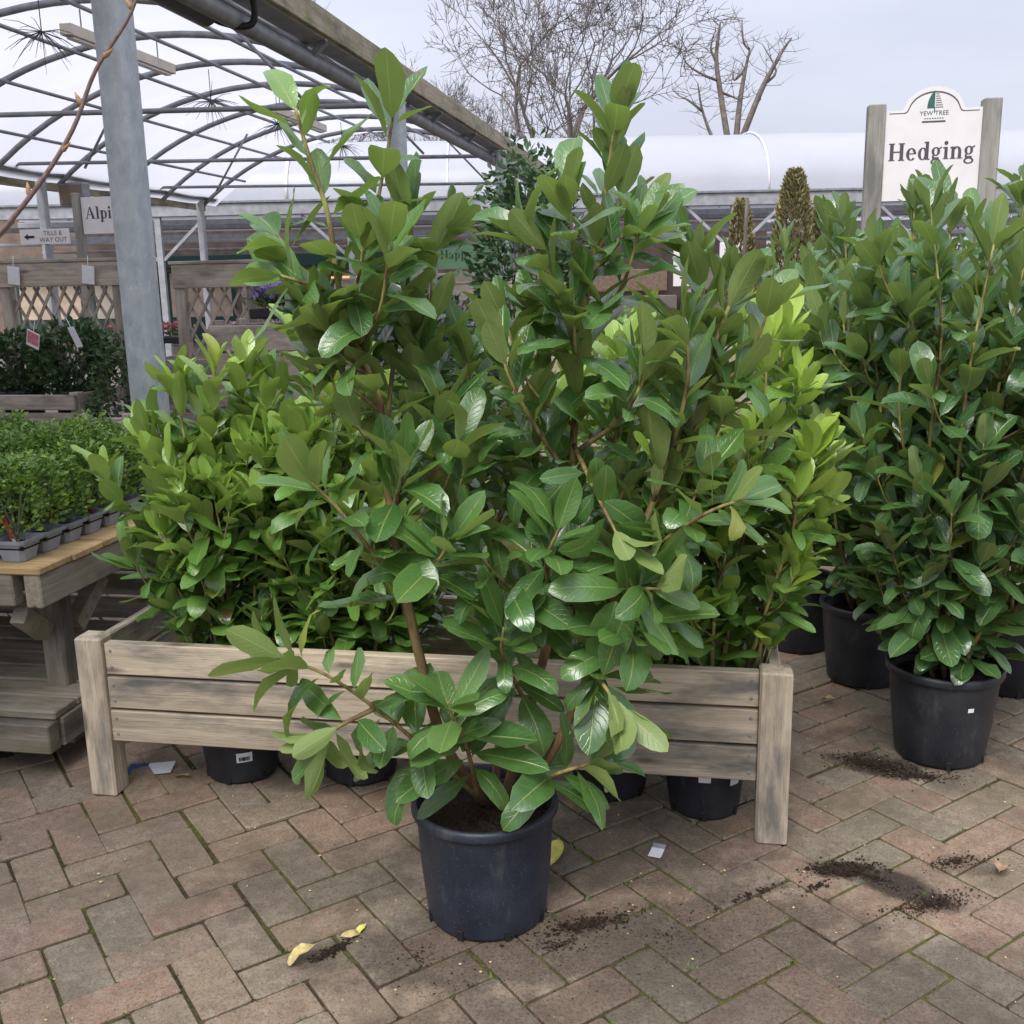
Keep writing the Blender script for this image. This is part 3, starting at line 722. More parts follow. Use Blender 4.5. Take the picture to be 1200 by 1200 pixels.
class Plant:
    """gathers stems and leaves of one laurel in coordinates local to its pot"""
    def __init__(s, seed, green=0.0): s.rr = random.Random(seed); s.green = green; s.SV = []; s.SF = []; s.age = []; s.leaves = []; s.phi = 0.0
    def stem(s, pts, r0, r1, age0=1.0, age1=0.0, n=7, per=5):
        P = smooth_path(pts, per); m = len(P)
        rad = [r0 + (r1 - r0) * (i / (m - 1)) ** .8 for i in range(m)]
        V, F = tube_data(P, rad, n); b = len(s.SV)
        s.SV += [tuple(v) for v in V]; s.SF += [tuple(i + b for i in f) for f in F]
        for i in range(m): s.age += [(age0 + (age1 - age0) * i / (m - 1)) * (1 - s.green)] * n
        return P
    def leaf(s, p, d, nrm, L, kind, young=0.0):
        x = d.cross(nrm)
        if x.length < 1e-4: x = d.orthogonal()
        x.normalize(); z = x.cross(d)
        mt = Matrix((x, d, z)).transposed().to_4x4() @ Matrix.Diagonal((L * s.rr.uniform(.84, 1.14), L, L, 1))
        mt.translation = p + d * (.10 * L)
        s.leaves.append((mt, kind, s.rr.randrange(8), young))
    def leafy(s, P, start, gap, L, a_low, a_tip, tip_n=4, young=0.0, soft=0.5, upk=0.35, jit=0.22, down=0.0):
        """leaves set spirally along a shoot, opening wider with age, a rosette at the tip"""
        rr = s.rr
        seg = [(P[i + 1] - P[i]).length for i in range(len(P) - 1)]; tot = sum(seg)
        x = start * tot
        while x < tot * .985:
            acc = 0.0; i = 0
            while i < len(seg) - 1 and acc + seg[i] < x: acc += seg[i]; i += 1
            f = (x - acc) / max(seg[i], 1e-6); p = P[i].lerp(P[i + 1], f); A = (P[i + 1] - P[i]).normalized()
            tt = min(1.0, max(0.0, (x / tot - start) / max(1e-3, 1 - start)))
            s.phi += 2.4 + rr.gauss(0, .35)
            e1 = A.orthogonal().normalized(); e2 = A.cross(e1)
            R = e1 * math.cos(s.phi) + e2 * math.sin(s.phi)
            al = a_low + (a_tip - a_low) * tt + rr.gauss(0, jit)
            d = A * math.cos(al) + R * math.sin(al)
            d = (d + Vector((0, 0, -down * (1 - tt) * rr.uniform(.3, 1)))).normalized()
            nrm = A * math.sin(al) - R * math.cos(al)
            nrm = (nrm + Vector((0, 0, upk)) + Vector((rr.gauss(0, .16), rr.gauss(0, .16), 0))).normalized()
            size = L * rr.uniform(.6, 1.18) * (1.0 - .18 * tt)
            kind = 'soft' if rr.random() < soft * (1 - tt * .6) else ('stiff' if rr.random() < .55 else 'flat')
            s.leaf(p, d, nrm, size, kind, min(1, max(0, young * (tt ** 2.2) * rr.uniform(.6, 1.2))))
            x += gap * rr.uniform(.6, 1.4)
        A = (P[-1] - P[-2]).normalized(); e1 = A.orthogonal().normalized(); e2 = A.cross(e1)
        for k in range(tip_n):
            s.phi += 2.4 + rr.gauss(0, .3); R = e1 * math.cos(s.phi) + e2 * math.sin(s.phi)
            al = a_tip * (.35 + .75 * (1 - k / max(1, tip_n))) + rr.gauss(0, .12)
            d = (A * math.cos(al) + R * math.sin(al)).normalized(); nrm = (A * math.sin(al) - R * math.cos(al) + Vector((0, 0, .1))).normalized()
            s.leaf(P[-1] - A * (.012 * (tip_n - k)) , d, nrm, L * rr.uniform(.6, .95), 'stiff' if rr.random() < .6 else 'flat', min(1, young * rr.uniform(.75, 1.2)))
    def finish(s, root, mat, limit=300, inside=None):
        if inside is not None:      # plants inside the trough: no leaf may pass through the planks
            ok = []
            for l in s.leaves:
                good = True
                for y in (-.1, .2, .45, .7, 1.0):
                    w = l[0] @ Vector((0, y, 0)) + root.location; u, v = w.dot(UX), w.dot(VX)
                    if w.z < .455 and not (inside[0] < u < inside[1] and inside[2] < v < inside[3]): good = False
                if good: ok.append(l)
            s.leaves = ok
        me = mesh_from('branches', s.SV, s.SF, 'laurel_stem', None, True)
        at = me.attributes.new('age', 'FLOAT', 'POINT'); at.data.foreach_set('value', np.array(s.age, dtype=np.float32))
        put('branches', me, root)
        mw = Matrix.Translation(root.location) @ Euler(root.rotation_euler).to_matrix().to_4x4()
        cen = sum((l[0].translation for l in s.leaves), Vector()) / len(s.leaves)
        def score(l):
            w = mw @ l[0].translation; q = project(w)
            off = 0 if q and -.03 < q[0] < 1.03 and -.03 < q[1] < 1.03 else 5
            return off + (w - CAMP).length - .35 * (l[0].translation - cen).xy.length - .2 * abs(l[0].translation.z - cen.z)
        order = sorted(s.leaves, key=score)
        for mt, kind, i, young in order[:limit]:
            o = bpy.data.objects.new('leaf', leaf_mesh(kind, i, mat)); COL.objects.link(o)
            o.parent = root; o.matrix_basis = mt; o.color = (young, 0, 0, 1)
        if len(order) > limit:
            Vs, Fs, UVs, b = [], [], [], 0
            for mt, kind, i, young in order[limit:]:
                Vv, Ff, UV = LEAVES[kind][i]; mm = np.array(mt)
                Vs.append(Vv @ mm[:3, :3].T + mm[:3, 3]); Fs += [tuple(k + b for k in f) for f in Ff]; UVs += [UV[j] for f in Ff for j in f]; b += len(Vv)
            me = mesh_from('foliage', np.vstack(Vs), Fs, mat, UVs, True)
            o = put('foliage', me, root); o.color = (0, 0, 0, 1); o['kind'] = 'stuff'

def pot(root, rb, rt, h, mat, holes=6, sticker=(), tilt=0.0):
    """plastic nursery pot: tapered wall with a rolled rim, drainage notches round the foot"""
    b = MB()
    b.lathe([(0.001, .004), (rb * .97, .004), (rb, .012), (rb + (rt - rb) * .45, h * .45), (rt - .006, h - .03), (rt - .004, h - .024), (rt - .003, h - .02), (rt - .012, h - .03), (rb * .95, .02)], 44)
    p = b.build('pot', mat, root, smooth=True)
    r = MB(); prof = [(rt - .004, h - .026), (rt + .002, h - .024), (rt + .005, h - .018), (rt + .005, h - .007), (rt + .002, h), (rt - .005, h), (rt - .009, h - .006), (rt - .010, h - .03)]
    r.lathe(prof, 44).build('rim', mat, p, smooth=True)
    for k in range(holes):
        a = 2 * PI * k / holes + .35; rr_ = rb + .0015
        n = MB(); n.cbox(.013, .0022, .022, .001)
        n.build('drain_hole', 'black_plastic', p, (rr_ * math.cos(a), rr_ * math.sin(a), .014), (0, 0, a + PI / 2))
    for (az, z, w, hh) in sticker:
        rz = rb + (rt - rb) * z / h + .0022
        V, F = [], []; nseg = 6
        for i in range(nseg + 1):
            aa = az + (i / nseg - .5) * w / rz
            for zz in (z - hh / 2, z + hh / 2):
                rq = rb + (rt - rb) * (zz / h) + .0025; V.append((rq * math.cos(aa), rq * math.sin(aa), zz))
        for i in range(nseg): F.append((2 * i, 2 * i + 2, 2 * i + 3, 2 * i + 1))
        st = put('sticker', mesh_from('sticker', V, F, 'paper_white'), p)
        if w > .03:
            bars = MB(); rng = random.Random(int(w * 1e5))
            for i in range(11):
                aa = az + (i / 10 - .5) * w * .62 / rz; wd = rng.uniform(.0006, .0016) / rz
                for k in (0,):
                    zc = z - hh * .12; z0, z1 = zc - hh * .22, zc + hh * .18
                    pts = []
                    for (a_, z_) in ((aa - wd, z0), (aa + wd, z0), (aa + wd, z1), (aa - wd, z1)):
                        rq = rb + (rt - rb) * (z_ / h) + .0032; pts.append((rq * math.cos(a_), rq * math.sin(a_), z_))
                    bars.add(pts, [(0, 1, 2, 3)])
            bb = bars.build('barcode', 'ink', root)
            bb.parent = p
    V, F = [], []; n, rings = 28, 7; rs = rt - .012; rng = random.Random(int(rt * 1e4)); zs = h - .045
    V.append((0, 0, zs + .01))
    for i in range(1, rings + 1):
        for k in range(n):
            a = 2 * PI * k / n; r_ = rs * i / rings; V.append((r_ * math.cos(a), r_ * math.sin(a), zs + .012 * (1 - i / rings) + (rng.uniform(-.006, .007) if i < rings else 0)))
    for k in range(n): F.append((0, 1 + k, 1 + (k + 1) % n))
    for i in range(rings - 1):
        for k in range(n): F.append((1 + i * n + k, 1 + (i + 1) * n + k, 1 + (i + 1) * n + (k + 1) % n, 1 + i * n + (k + 1) % n))
    put('soil', mesh_from('soil', V, F, 'soil', None, False), root)
    return p

MAIN_STEMS = {
    'A': [(-0.004, 0.020, 0.239), (-0.080, -0.020, 0.396), (-0.116, -0.050, 0.576), (-0.141, -0.070, 0.742), (-0.158, -0.070, 0.878), (-0.172, -0.050, 0.990), (-0.177, -0.030, 1.102), (-0.206, -0.020, 1.182), (-0.246, 0.000, 1.309), (-0.259, 0.000, 1.441), (-0.286, -0.010, 1.545), (-0.308, -0.020, 1.646)],
    'A2': [(-0.177, -0.030, 1.102), (-0.206, 0.030, 1.228), (-0.195, 0.050, 1.372), (-0.165, 0.040, 1.496), (-0.146, 0.030, 1.567), (-0.129, 0.020, 1.640)],
    'A5': [(-0.199, -0.020, 1.166), (-0.292, 0.020, 1.302), (-0.348, 0.030, 1.390), (-0.376, 0.030, 1.434)],
    'A6': [(-0.243, 0.000, 1.301), (-0.311, -0.040, 1.326), (-0.386, -0.060, 1.351)],
    'A3': [(-0.172, -0.050, 0.990), (-0.158, 0.080, 1.174), (-0.126, 0.100, 1.322), (-0.120, 0.100, 1.433), (-0.122, 0.100, 1.508)],
    'A4': [(-0.158, -0.070, 0.878), (-0.112, 0.060, 1.090), (-0.084, 0.100, 1.238), (-0.075, 0.120, 1.371), (-0.010, 0.120, 1.467)],
    'B': [(0.039, 0.020, 0.238), (0.094, 0.050, 0.418), (0.153, 0.040, 0.647), (0.182, 0.020, 0.832), (0.192, 0.000, 1.008), (0.206, -0.010, 1.173), (0.223, 0.000, 1.315), (0.250, 0.020, 1.440), (0.270, 0.020, 1.561), (0.285, 0.010, 1.674)],
    'B2': [(0.185, 0.000, 0.940), (0.121, -0.060, 1.045), (0.075, -0.100, 1.136), (0.039, -0.100, 1.252)],
    'B3': [(0.196, 0.000, 0.991), (0.269, -0.080, 1.059), (0.305, -0.120, 1.125), (0.330, -0.140, 1.218)],
    'B4': [(0.206, 0.000, 1.156), (0.165, -0.050, 1.286), (0.119, -0.060, 1.386), (0.088, -0.060, 1.420)],
    'B5': [(0.223, 0.000, 1.315), (0.291, -0.040, 1.405), (0.340, -0.050, 1.456)],
    'B6': [(0.215, 0.000, 1.236), (0.163, 0.060, 1.412), (0.162, 0.080, 1.500)],
    'C': [(0.057, 0.000, 0.244), (0.138, -0.050, 0.378), (0.214, -0.080, 0.563), (0.268, -0.080, 0.728), (0.340, -0.060, 0.899), (0.400, -0.030, 1.016), (0.444, 0.000, 1.135), (0.486, 0.020, 1.246), (0.539, 0.020, 1.356)],
    'C2': [(0.340, -0.060, 0.899), (0.387, -0.100, 1.083), (0.392, -0.120, 1.177), (0.373, -0.120, 1.283)],
    'C3': [(0.268, -0.080, 0.728), (0.336, -0.150, 0.838), (0.419, -0.200, 0.911), (0.478, -0.220, 0.938)],
    'C4': [(0.400, -0.030, 1.016), (0.454, 0.060, 1.196), (0.446, 0.080, 1.343), (0.412, 0.080, 1.411)],
    'D': [(0.016, 0.060, 0.217), (0.039, 0.120, 0.429), (0.030, 0.160, 0.688), (0.003, 0.180, 0.947), (-0.016, 0.160, 1.130), (-0.018, 0.140, 1.210)],
    'D2': [(0.023, 0.160, 0.764), (0.090, 0.100, 0.994), (0.145, 0.080, 1.201), (0.099, 0.060, 1.318)],
    'D3': [(0.015, 0.170, 0.837), (-0.067, 0.100, 0.998), (-0.092, 0.060, 1.157), (-0.137, 0.050, 1.258)],
    'E': [(-0.013, -0.020, 0.270), (-0.107, -0.120, 0.426), (-0.194, -0.180, 0.543), (-0.282, -0.200, 0.621), (-0.376, -0.200, 0.659)],
    'E2': [(-0.194, -0.180, 0.543), (-0.252, -0.220, 0.528), (-0.301, -0.220, 0.495)],
    'F': [(0.066, -0.020, 0.259), (0.127, -0.100, 0.352), (0.209, -0.140, 0.401), (0.250, -0.140, 0.413)],
    'G': [(-0.013, -0.030, 0.270), (-0.026, -0.120, 0.424), (-0.050, -0.180, 0.522), (-0.056, -0.200, 0.562)],
    'I': [(-0.141, -0.070, 0.742), (-0.199, -0.140, 0.847), (-0.244, -0.160, 0.921), (-0.296, -0.170, 0.983)],
    'I2': [(-0.141, -0.070, 0.745), (-0.068, -0.160, 0.820), (-0.043, -0.190, 0.872)],
    'I3': [(-0.116, -0.050, 0.594), (-0.188, -0.160, 0.704), (-0.227, -0.200, 0.767)],
    'I4': [(-0.157, -0.070, 0.895), (-0.131, -0.140, 0.973), (-0.114, -0.160, 1.024)],
    'J': [(0.268, -0.080, 0.728), (0.291, -0.200, 0.772), (0.331, -0.240, 0.783)],
    'J2': [(0.214, -0.080, 0.563), (0.278, -0.180, 0.684), (0.314, -0.200, 0.723)],
    'J3': [(0.153, 0.040, 0.647), (0.132, -0.120, 0.801), (0.155, -0.160, 0.876)],
    'J4': [(0.153, 0.040, 0.647), (0.067, -0.100, 0.746), (0.005, -0.140, 0.826)],
    'J5': [(0.097, 0.050, 0.437), (0.048, -0.120, 0.617), (0.050, -0.160, 0.690)],
    'J6': [(0.130, -0.040, 0.382), (0.151, -0.160, 0.544), (0.142, -0.200, 0.611)],
    'J7': [(0.214, -0.080, 0.563), (0.229, -0.200, 0.593), (0.258, -0.220, 0.550)],
    'J8': [(0.063, 0.060, 0.492), (-0.002, -0.080, 0.620), (-0.063, -0.150, 0.681)],
    'J9': [(0.192, 0.000, 1.008), (0.226, -0.150, 0.936), (0.267, -0.200, 0.852)],
}
BIG = thing('potted_laurel', 'tall open cherry laurel with big glossy leaves in the navy pot before the trough', 'laurel', (-0.07, 2.005, 0))
pot(BIG, .127, .150, .262, 'pot_navy', 8)
pl = Plant(21)
RAD = {'A': (.013, .0035), 'B': (.012, .0035), 'C': (.012, .0035), 'D': (.010, .0032)}
START = {'A': .36, 'B': .34, 'C': .26, 'D': .32, 'E': .3, 'F': .35, 'G': .3}
DROOPY = {'E', 'E2', 'F', 'G', 'I3', 'J', 'J2', 'J3', 'J4', 'J5', 'J6', 'J7', 'J8', 'J9', 'I', 'I2', 'C3'}
for k, pts in MAIN_STEMS.items():
    if k in ('B6', 'J6', 'J8', 'I3'): continue
    if k not in DROOPY: pts = pts[:-1] + [tuple(Vector(pts[-2]).lerp(Vector(pts[-1]), .85 if k in ('A', 'A2') else .55))]
    r0, r1 = RAD.get(k, (.0055, .0026))
    P = pl.stem(pts, r0, r1, 1.0 if k in RAD else .75, 0.0 if pts[-1][2] > 1.0 else .35)
    if k in DROOPY:
        pl.leafy(P, START.get(k, .22), .0185, .142, 1.35, .95, 5, .25, .8, .75, .25, .55)
    elif k in ('A', 'A2', 'A5', 'A6'):
        pl.leafy(P, START.get(k, .16), .027, .146, 1.15, .95, 3, .8, .5, .30, .25, .12)
    else:
        pl.leafy(P, START.get(k, .16), .0195, .136, 1.05, .55, 5, .22, .35, .30, .2, .12)
# extra side shoots that fill the middle of the crown
for k in ('A', 'B', 'C', 'D'):
    P = smooth_path(MAIN_STEMS[k], 5); n = len(P)
    for f in (.3, .36, .42, .48, .54, .6, .66, .72):
        i = int(f * (n - 1)); p = P[i]; A = (P[i + 1] - P[i]).normalized()
        az = pl.rr.uniform(0, 6.28); out = Vector((math.cos(az), math.sin(az) * .8, 0))
        L = pl.rr.uniform(.12, .22)
        Q = pl.stem([p, p + out * L * .45 + Vector((0, 0, L * .35)), p + out * L * .7 + Vector((0, 0, L * .95))], .0045, .0024, .7, .2, 6)
        pl.leafy(Q, .25, .021, .13, 1.2, .7, 4, .15, .6, .5, .25, .35)
pl.finish(BIG, 'laurel_leaf')
print('big laurel leaves', len(pl.leaves))

def bush(seed, mat, root, H, z0, spread, n, L, gap, start=.18, young=0.0, lean=(0, 0), a_low=1.15, a_tip=.55, side=5, soft=.5, limit=300, base=.05, squash=1.0, zpow=1.0, low=.55, inside=None):
    """many-stemmed potted laurel: upright stems fanning from the pot, each with leafy side shoots"""
    p = Plant(seed, .65 if mat == 'laurel_leaf_bright' else .25); rr = p.rr
    for i in range(n):
        az = 2.4 * i + rr.uniform(-.4, .4); q = math.sqrt((i + .6) / n)
        sp = spread * q * rr.uniform(.8, 1.1); h = H * (1 - (1 - low) * q ** 1.7) * rr.uniform(.9, 1.06)
        if i == 0: h = H
        ox, oy = math.cos(az), math.sin(az) * squash
        pts = []
        for t_ in (0, .25, .5, .75, 1):
            r_ = base * q + sp * (t_ ** .75) * (1 - .18 * t_)
            pts.append(Vector((ox * r_ + lean[0] * t_ + rr.gauss(0, .012), oy * r_ + lean[1] * t_ + rr.gauss(0, .012), z0 + (h - z0) * t_ ** zpow)))
        P = p.stem(pts, .007, .0026, .85, .1, 6)
        p.leafy(P, start, gap, L, a_low, a_tip, 5, young, soft, .35, .22, .25)
        m = len(P)
        for k in range(side):
            f = rr.uniform(.15, .85); j = int(f * (m - 2)); b = P[j]
            aa = az + rr.gauss(0, .9); o = Vector((math.cos(aa), math.sin(aa) * squash, 0)); ln = rr.uniform(.09, .2) * (H / 1.2) ** .5
            Q = p.stem([b, b + o * ln * .5 + Vector((0, 0, ln * .35)), b + o * ln * .8 + Vector((0, 0, ln * .95))], .0036, .002, .6, .1, 5, 4)
            p.leafy(Q, .25, gap * 1.05, L * .95, a_low, a_tip + .1, 4, young * .8, soft, .4, .25, .35)
    p.finish(root, mat, limit, inside)
    return len(p.leaves)

def bush_pot(loc, label, group, seed, rb, rt, h, **k):
    st = k.pop('sticker', ())
    root = thing('potted_laurel', label, 'laurel', loc, 0, group)
    pot(root, rb, rt, h, 'pot_plastic', 6, st)
    k.setdefault('z0', h - .045)
    if group == 'laurels in the trough': k['inside'] = (-1.50, .14, 2.375, 2.775)
    print(label, bush(seed, k.pop('mat'), root, **{a: b for a, b in k.items()}))
    return root
AZ = math.atan2
# young plants standing inside the trough
bush_pot((-0.765, 2.685, 0), 'bright green young laurel above the trough end next to the bench', 'laurels in the trough', 31, .095, .122, .25, mat='laurel_leaf_bright', H=1.13, spread=.27, n=17, L=.128, gap=.023, young=.7, start=.08, squash=.5, side=5, low=.72, sticker=((-1.25, .085, .042, .028),), lean=(.04, 0))
bush_pot((-0.43, 2.66, 0), 'bright green young laurel between the bench end plant and the navy pot', 'laurels in the trough', 32, .095, .122, .25, mat='laurel_leaf_bright', H=1.2, spread=.32, n=12, L=.125, gap=.021, young=.6, start=.08, squash=.5, side=6, low=.75)
bush_pot((0.245, 2.545, 0), 'young laurel in the trough largely hidden behind the tall open laurel', 'laurels in the trough', 33, .095, .122, .25, mat='laurel_leaf_bright', H=1.2, spread=.28, n=11, L=.125, gap=.021, young=.6, start=.08, squash=.55, side=4, low=.75)
bush_pot((0.475, 2.435, 0), 'young laurel with lime green shoots at the open end of the trough', 'laurels in the trough', 34, .088, .116, .25, mat='laurel_leaf_bright', H=1.20, spread=.24, n=13, L=.122, start=.06, gap=.020, young=1.3, squash=.7, side=4, low=.7, lean=(.11, 0), sticker=((-1.75, .122, .030, .019), (-.95, .112, .030, .030)))
# big plants standing on the paving past the trough
bush_pot((1.185, 2.705, 0), 'tall bushy laurel in the large black pot with compost at its foot', 'tall laurels past the trough', 35, .118, .150, .27, mat='laurel_leaf_dark', H=1.52, spread=.42, n=15, L=.136, gap=.026, young=.15, start=.06, side=6, low=.82, lean=(.06, .02), sticker=((-1.45, .185, .016, .012),))
bush_pot((1.16, 3.27, 0), 'tall dark laurel in a black pot behind the large black pot', 'tall laurels past the trough', 36, .115, .145, .27, mat='laurel_leaf_dark', H=1.52, spread=.42, n=15, L=.13, gap=.027, young=.15, start=.08, side=5, low=.85)
bush_pot((1.03, 3.60, 0), 'dark laurel in the black pot furthest behind the trough end', 'tall laurels past the trough', 37, .112, .14, .26, mat='laurel_leaf_dark', H=1.5, spread=.32, n=10, L=.13, gap=.03, young=.2, side=4, low=.65)
bush_pot((1.60, 3.17, 0), 'tall laurel with upright shoots beside the sign post', 'tall laurels past the trough', 38, .115, .145, .27, mat='laurel_leaf_dark', H=1.5, spread=.42, n=15, L=.13, gap=.027, young=.3, side=5, low=.85)
bush_pot((1.42, 3.85, 0), 'dark laurel standing right in front of the sign posts', 'tall laurels past the trough', 39, .115, .145, .27, mat='laurel_leaf_dark', H=1.42, spread=.42, n=14, L=.13, gap=.029, young=.3, side=5, low=.88)

# ------------------------------------------------------------------ the wooden trough
TR = thing('wooden_trough', 'long weathered slatted wooden trough on four legs holding potted laurels', 'planter', W(-1.546, 2.339), TH)
TL, TD = 1.729, 0.47
for u, v, h in ((0, 0, .442), (TL, 0, .432), (0, TD, .44), (TL, TD, .44)):
    board('leg', TR, h, .074, .068, (u, v, h / 2), (0, -PI / 2, PI / 2), 'trough_wood', .005)
def screw(parent, loc, rot):
    if 'screw' not in BOARD_CACHE:
        b = MB(); b.lathe([(.0001, .0016), (.0034, .0014), (.0045, .0), (.0045, -.001)], 10); BOARD_CACHE['screw'] = mesh_from('screw', b.V, b.F, 'steel_grey')
    put('screw', BOARD_CACHE['screw'], parent, loc, rot)
for k in range(3):
    for x in (.055, TL - .055):
        for dz in (-.022, .022): screw(TR, (x, -.0235 + .002 * k, .199 + k * .0925 + dz), (PI / 2, 0, 0))
for k in range(3):
    z = .199 + k * .0925
    board('plank', TR, TL - .076, .03, .085, (TL / 2, -.008 + .002 * k, z), (0, 0, 0), 'trough_wood', .0025)
    board('plank', TR, TL - .076, .03, .085, (TL / 2, TD + .008, z), (0, 0, 0), 'trough_wood')
    for u in (0, TL):
        board('plank', TR, TD - .072, .03, .085, (u, TD / 2, z), (0, 0, PI / 2), 'trough_wood')

# ------------------------------------------------------------------ two-tier display bench with trays of box plants
BN = thing('display_bench', 'two tier weathered timber display bench carrying trays of box plants', 'bench', W(-1.725, 2.40), TH)
BW, BD, BT = 1.5, .92, .598
pal = random.Random(5)
nv = 6
for k in range(nv):     # top planks, their cut ends along the open side
    w = BD / nv - .004
    board('plank', BN, BW + pal.uniform(-.02, .0), w, .022, (-BW / 2 + pal.uniform(-.008, .008), (k + .5) * BD / nv, BT - .011), (0, 0, 0), 'fresh_wood')
board('beam', BN, BW - .09, .045, .09, (-BW / 2 - .045, .03, BT - .068), (0, 0, 0), 'old_wood')
board('beam', BN, BW - .09, .045, .09, (-BW / 2 - .045, BD - .03, BT - .068), (0, 0, 0), 'old_wood')
for u in (-.03, -BW + .03):
    board('beam', BN, BD - .012, .05, .092, (u, BD / 2, BT - .069), (0, 0, PI / 2), 'old_wood')
for u in (-.12, -BW + .12):
    for v in (.22, BD - .1):
        board('leg', BN, BT - .12, .07, .06, (u, v, (BT - .12) / 2), (0, -PI / 2, PI / 2), 'old_wood')
    b = MB(); b.bar((u + .0, .30, .33), (u, .46, .445), .045, .05)
    b.build('brace', 'old_wood', BN)
    b = MB(); b.bar((u + .0, .16, .36), (u, .06, .445), .045, .05)
    b.build('brace', 'old_wood', BN)
for k in range(7):      # lower deck
    w = .78 / 7 - .010
    board('deck_plank', BN, BW - .02, w, .024, (-BW / 2, .0 + (k + .5) * .78 / 7, (.185 - .012) + pal.uniform(-.002, .002)), (0, 0, 0), 'old_wood')
board('beam', BN, BW - .02, .05, .085, (-BW / 2, -.005, .117), (0, 0, 0), 'old_wood')
board('beam', BN, .74, .05, .085, (-.03, .40, .117), (0, 0, PI / 2), 'old_wood')
for k in range(4):      # slatted back under the top
    board('back_plank', BN, BW - .06, .022, .075, (-BW / 2, BD - .05, .20 + k * .088), (0, 0, 0), 'old_wood')

def tray(u, v, nu, nv, label):
    t_ = thing('plant_tray', label, 'tray', W(u, v, BT), TH, 'grey plug trays on the bench')
    P_ = .105; h = .062
    if 'cell' not in BOARD_CACHE:
        b = MB(); V, F = [], []
        def sq(r, z, c):
            o = []
            for sx, sy in ((1, 1), (-1, 1), (-1, -1), (1, -1)):
                a = [(sx * r, sy * (r - c)), (sx * (r - c), sy * r)]
                if sx * sy < 0: a.reverse()
                o += [(x, y, z) for x, y in a]
            return o
        rings = [sq(.034, .002, .010), sq(.045, h - .012, .012), sq(.0510, h - .010, .008), sq(.0523, h, .008), sq(.046, h, .012), sq(.044, h - .02, .012)]
        for r in rings: V += r
        for i in range(len(rings) - 1):
            for k in range(8): F.append((i * 8 + k, i * 8 + (k + 1) % 8, (i + 1) * 8 + (k + 1) % 8, (i + 1) * 8 + k))
        F.append(tuple(reversed(range(8))))
        BOARD_CACHE['cell'] = mesh_from('cell', V, F, 'tray_grey')
        s = MB(); s.cbox(.086, .086, .01, .004); BOARD_CACHE['cellsoil'] = mesh_from('cell_soil', s.V, s.F, 'soil')
    for i in range(nu):
        for j in range(nv):
            c = put('cell', BOARD_CACHE['cell'], t_, (-(i + .5) * P_, (j + .5) * P_, 0))
            put('cell_soil', BOARD_CACHE['cellsoil'], c, (0, 0, h - .022))
    return t_
def leaf_cloud(name, pts_fn, n, size, mat, seed, aspect=.5, fold=.2):
    """many small folded leaves (two triangles each)"""
    rr = random.Random(seed); V, F = [], []
    for k in range(n):
        p, d = pts_fn(rr); d = Vector(d).normalized()
        x = d.orthogonal().normalized(); a = rr.uniform(0, 6.28); x = (Matrix.Rotation(a, 3, d) @ x); s = size * rr.uniform(.6, 1.25)
        z = x.cross(d); p = Vector(p); b = len(V)
        V += [p, p + d * s * .5 + x * s * aspect * .5 + z * s * fold * .3, p + d * s, p + d * s * .5 - x * s * aspect * .5 + z * s * fold * .3]
        F += [(b, b + 1, b + 2), (b, b + 2, b + 3)]
    return mesh_from(name, V, F, mat)
def box_fn(R, H):
    def f(rr):
        a = rr.uniform(0, 6.28); t_ = rr.random() ** .7; r = R * (.35 + .65 * math.sin(PI * (.15 + .75 * t_))) * math.sqrt(rr.uniform(.25, 1)); z = .02 + H * t_ * rr.uniform(.85, 1.05)
        return (r * math.cos(a), r * math.sin(a), z), (math.cos(a) + rr.gauss(0, .5), math.sin(a) + rr.gauss(0, .5), .7 + rr.gauss(0, .5))
    return f
BOXM = [leaf_cloud('foliage', box_fn(.088, .20 + .02 * k), 900, .019, 'box_leaf', 60 + k, .62) for k in range(4)]
b = MB()
for k in range(7):
    a = k * .9; b.tube([(0, 0, 0), (.012 * math.cos(a), .012 * math.sin(a), .06), (.045 * math.cos(a), .045 * math.sin(a), .16)], [.002, .0018, .001], 4)
BOXSTEM = mesh_from('stems', b.V, b.F, 'bark_grey')
tray_specs = [(-.06, .03, 3, 8, 'grey plug tray of box plants along the open end of the bench'), (-.39, .03, 3, 8, 'grey plug tray of box plants second along the bench top'), (-.72, .03, 3, 8, 'grey plug tray of box plants third along the bench top')]
for (du, dv, nu, nv_, lab) in tray_specs:
    u0, v0 = -1.725 + du, 2.40 + dv
    tray(u0, v0, nu, nv_, lab)
    for i in range(nu):
        for j in range(nv_):
            bp = thing('box_plant', 'small bright green box plant in the ' + lab.replace('grey plug tray of box plants', 'tray'), 'box plant', W(u0 - (i + .5) * .105, v0 + (j + .5) * .105, BT + .044), pal.uniform(0, 6.28), 'box plants in the ' + lab.replace('grey plug tray of box plants', 'tray'))
            f = put('foliage', BOXM[pal.randrange(4)], bp, (0, 0, .0), (0, 0, 0), (1, 1, pal.uniform(.82, 1.02))); f['kind'] = 'stuff'
            put('stems', BOXSTEM, bp)
def stake_label(loc, rot, w, h, label, mat='paper_red', cat='plant label'):
    o = thing('plant_label', label, cat, loc, 0)
    o.rotation_euler = rot
    b = MB(); b.cbox(w, .0012, h, .0004, (0, 0, h / 2)); b.build('card', mat, o)
    b = MB(); b.cbox(w * .7, .0016, h * .2, .0003, (0, 0, h * .16)); b.build('print_panel', 'paper_white', o)
    return o
stake_label(W(-1.832, 2.47, BT + .04), (.1, -.35, TH - .2), .017, .085, 'short red stake label nearest the bench corner in the box tray')
stake_label(W(-1.815, 2.64, BT + .04), (.1, -.32, TH - .2), .019, .115, 'taller red stake label in the middle of the box tray edge')
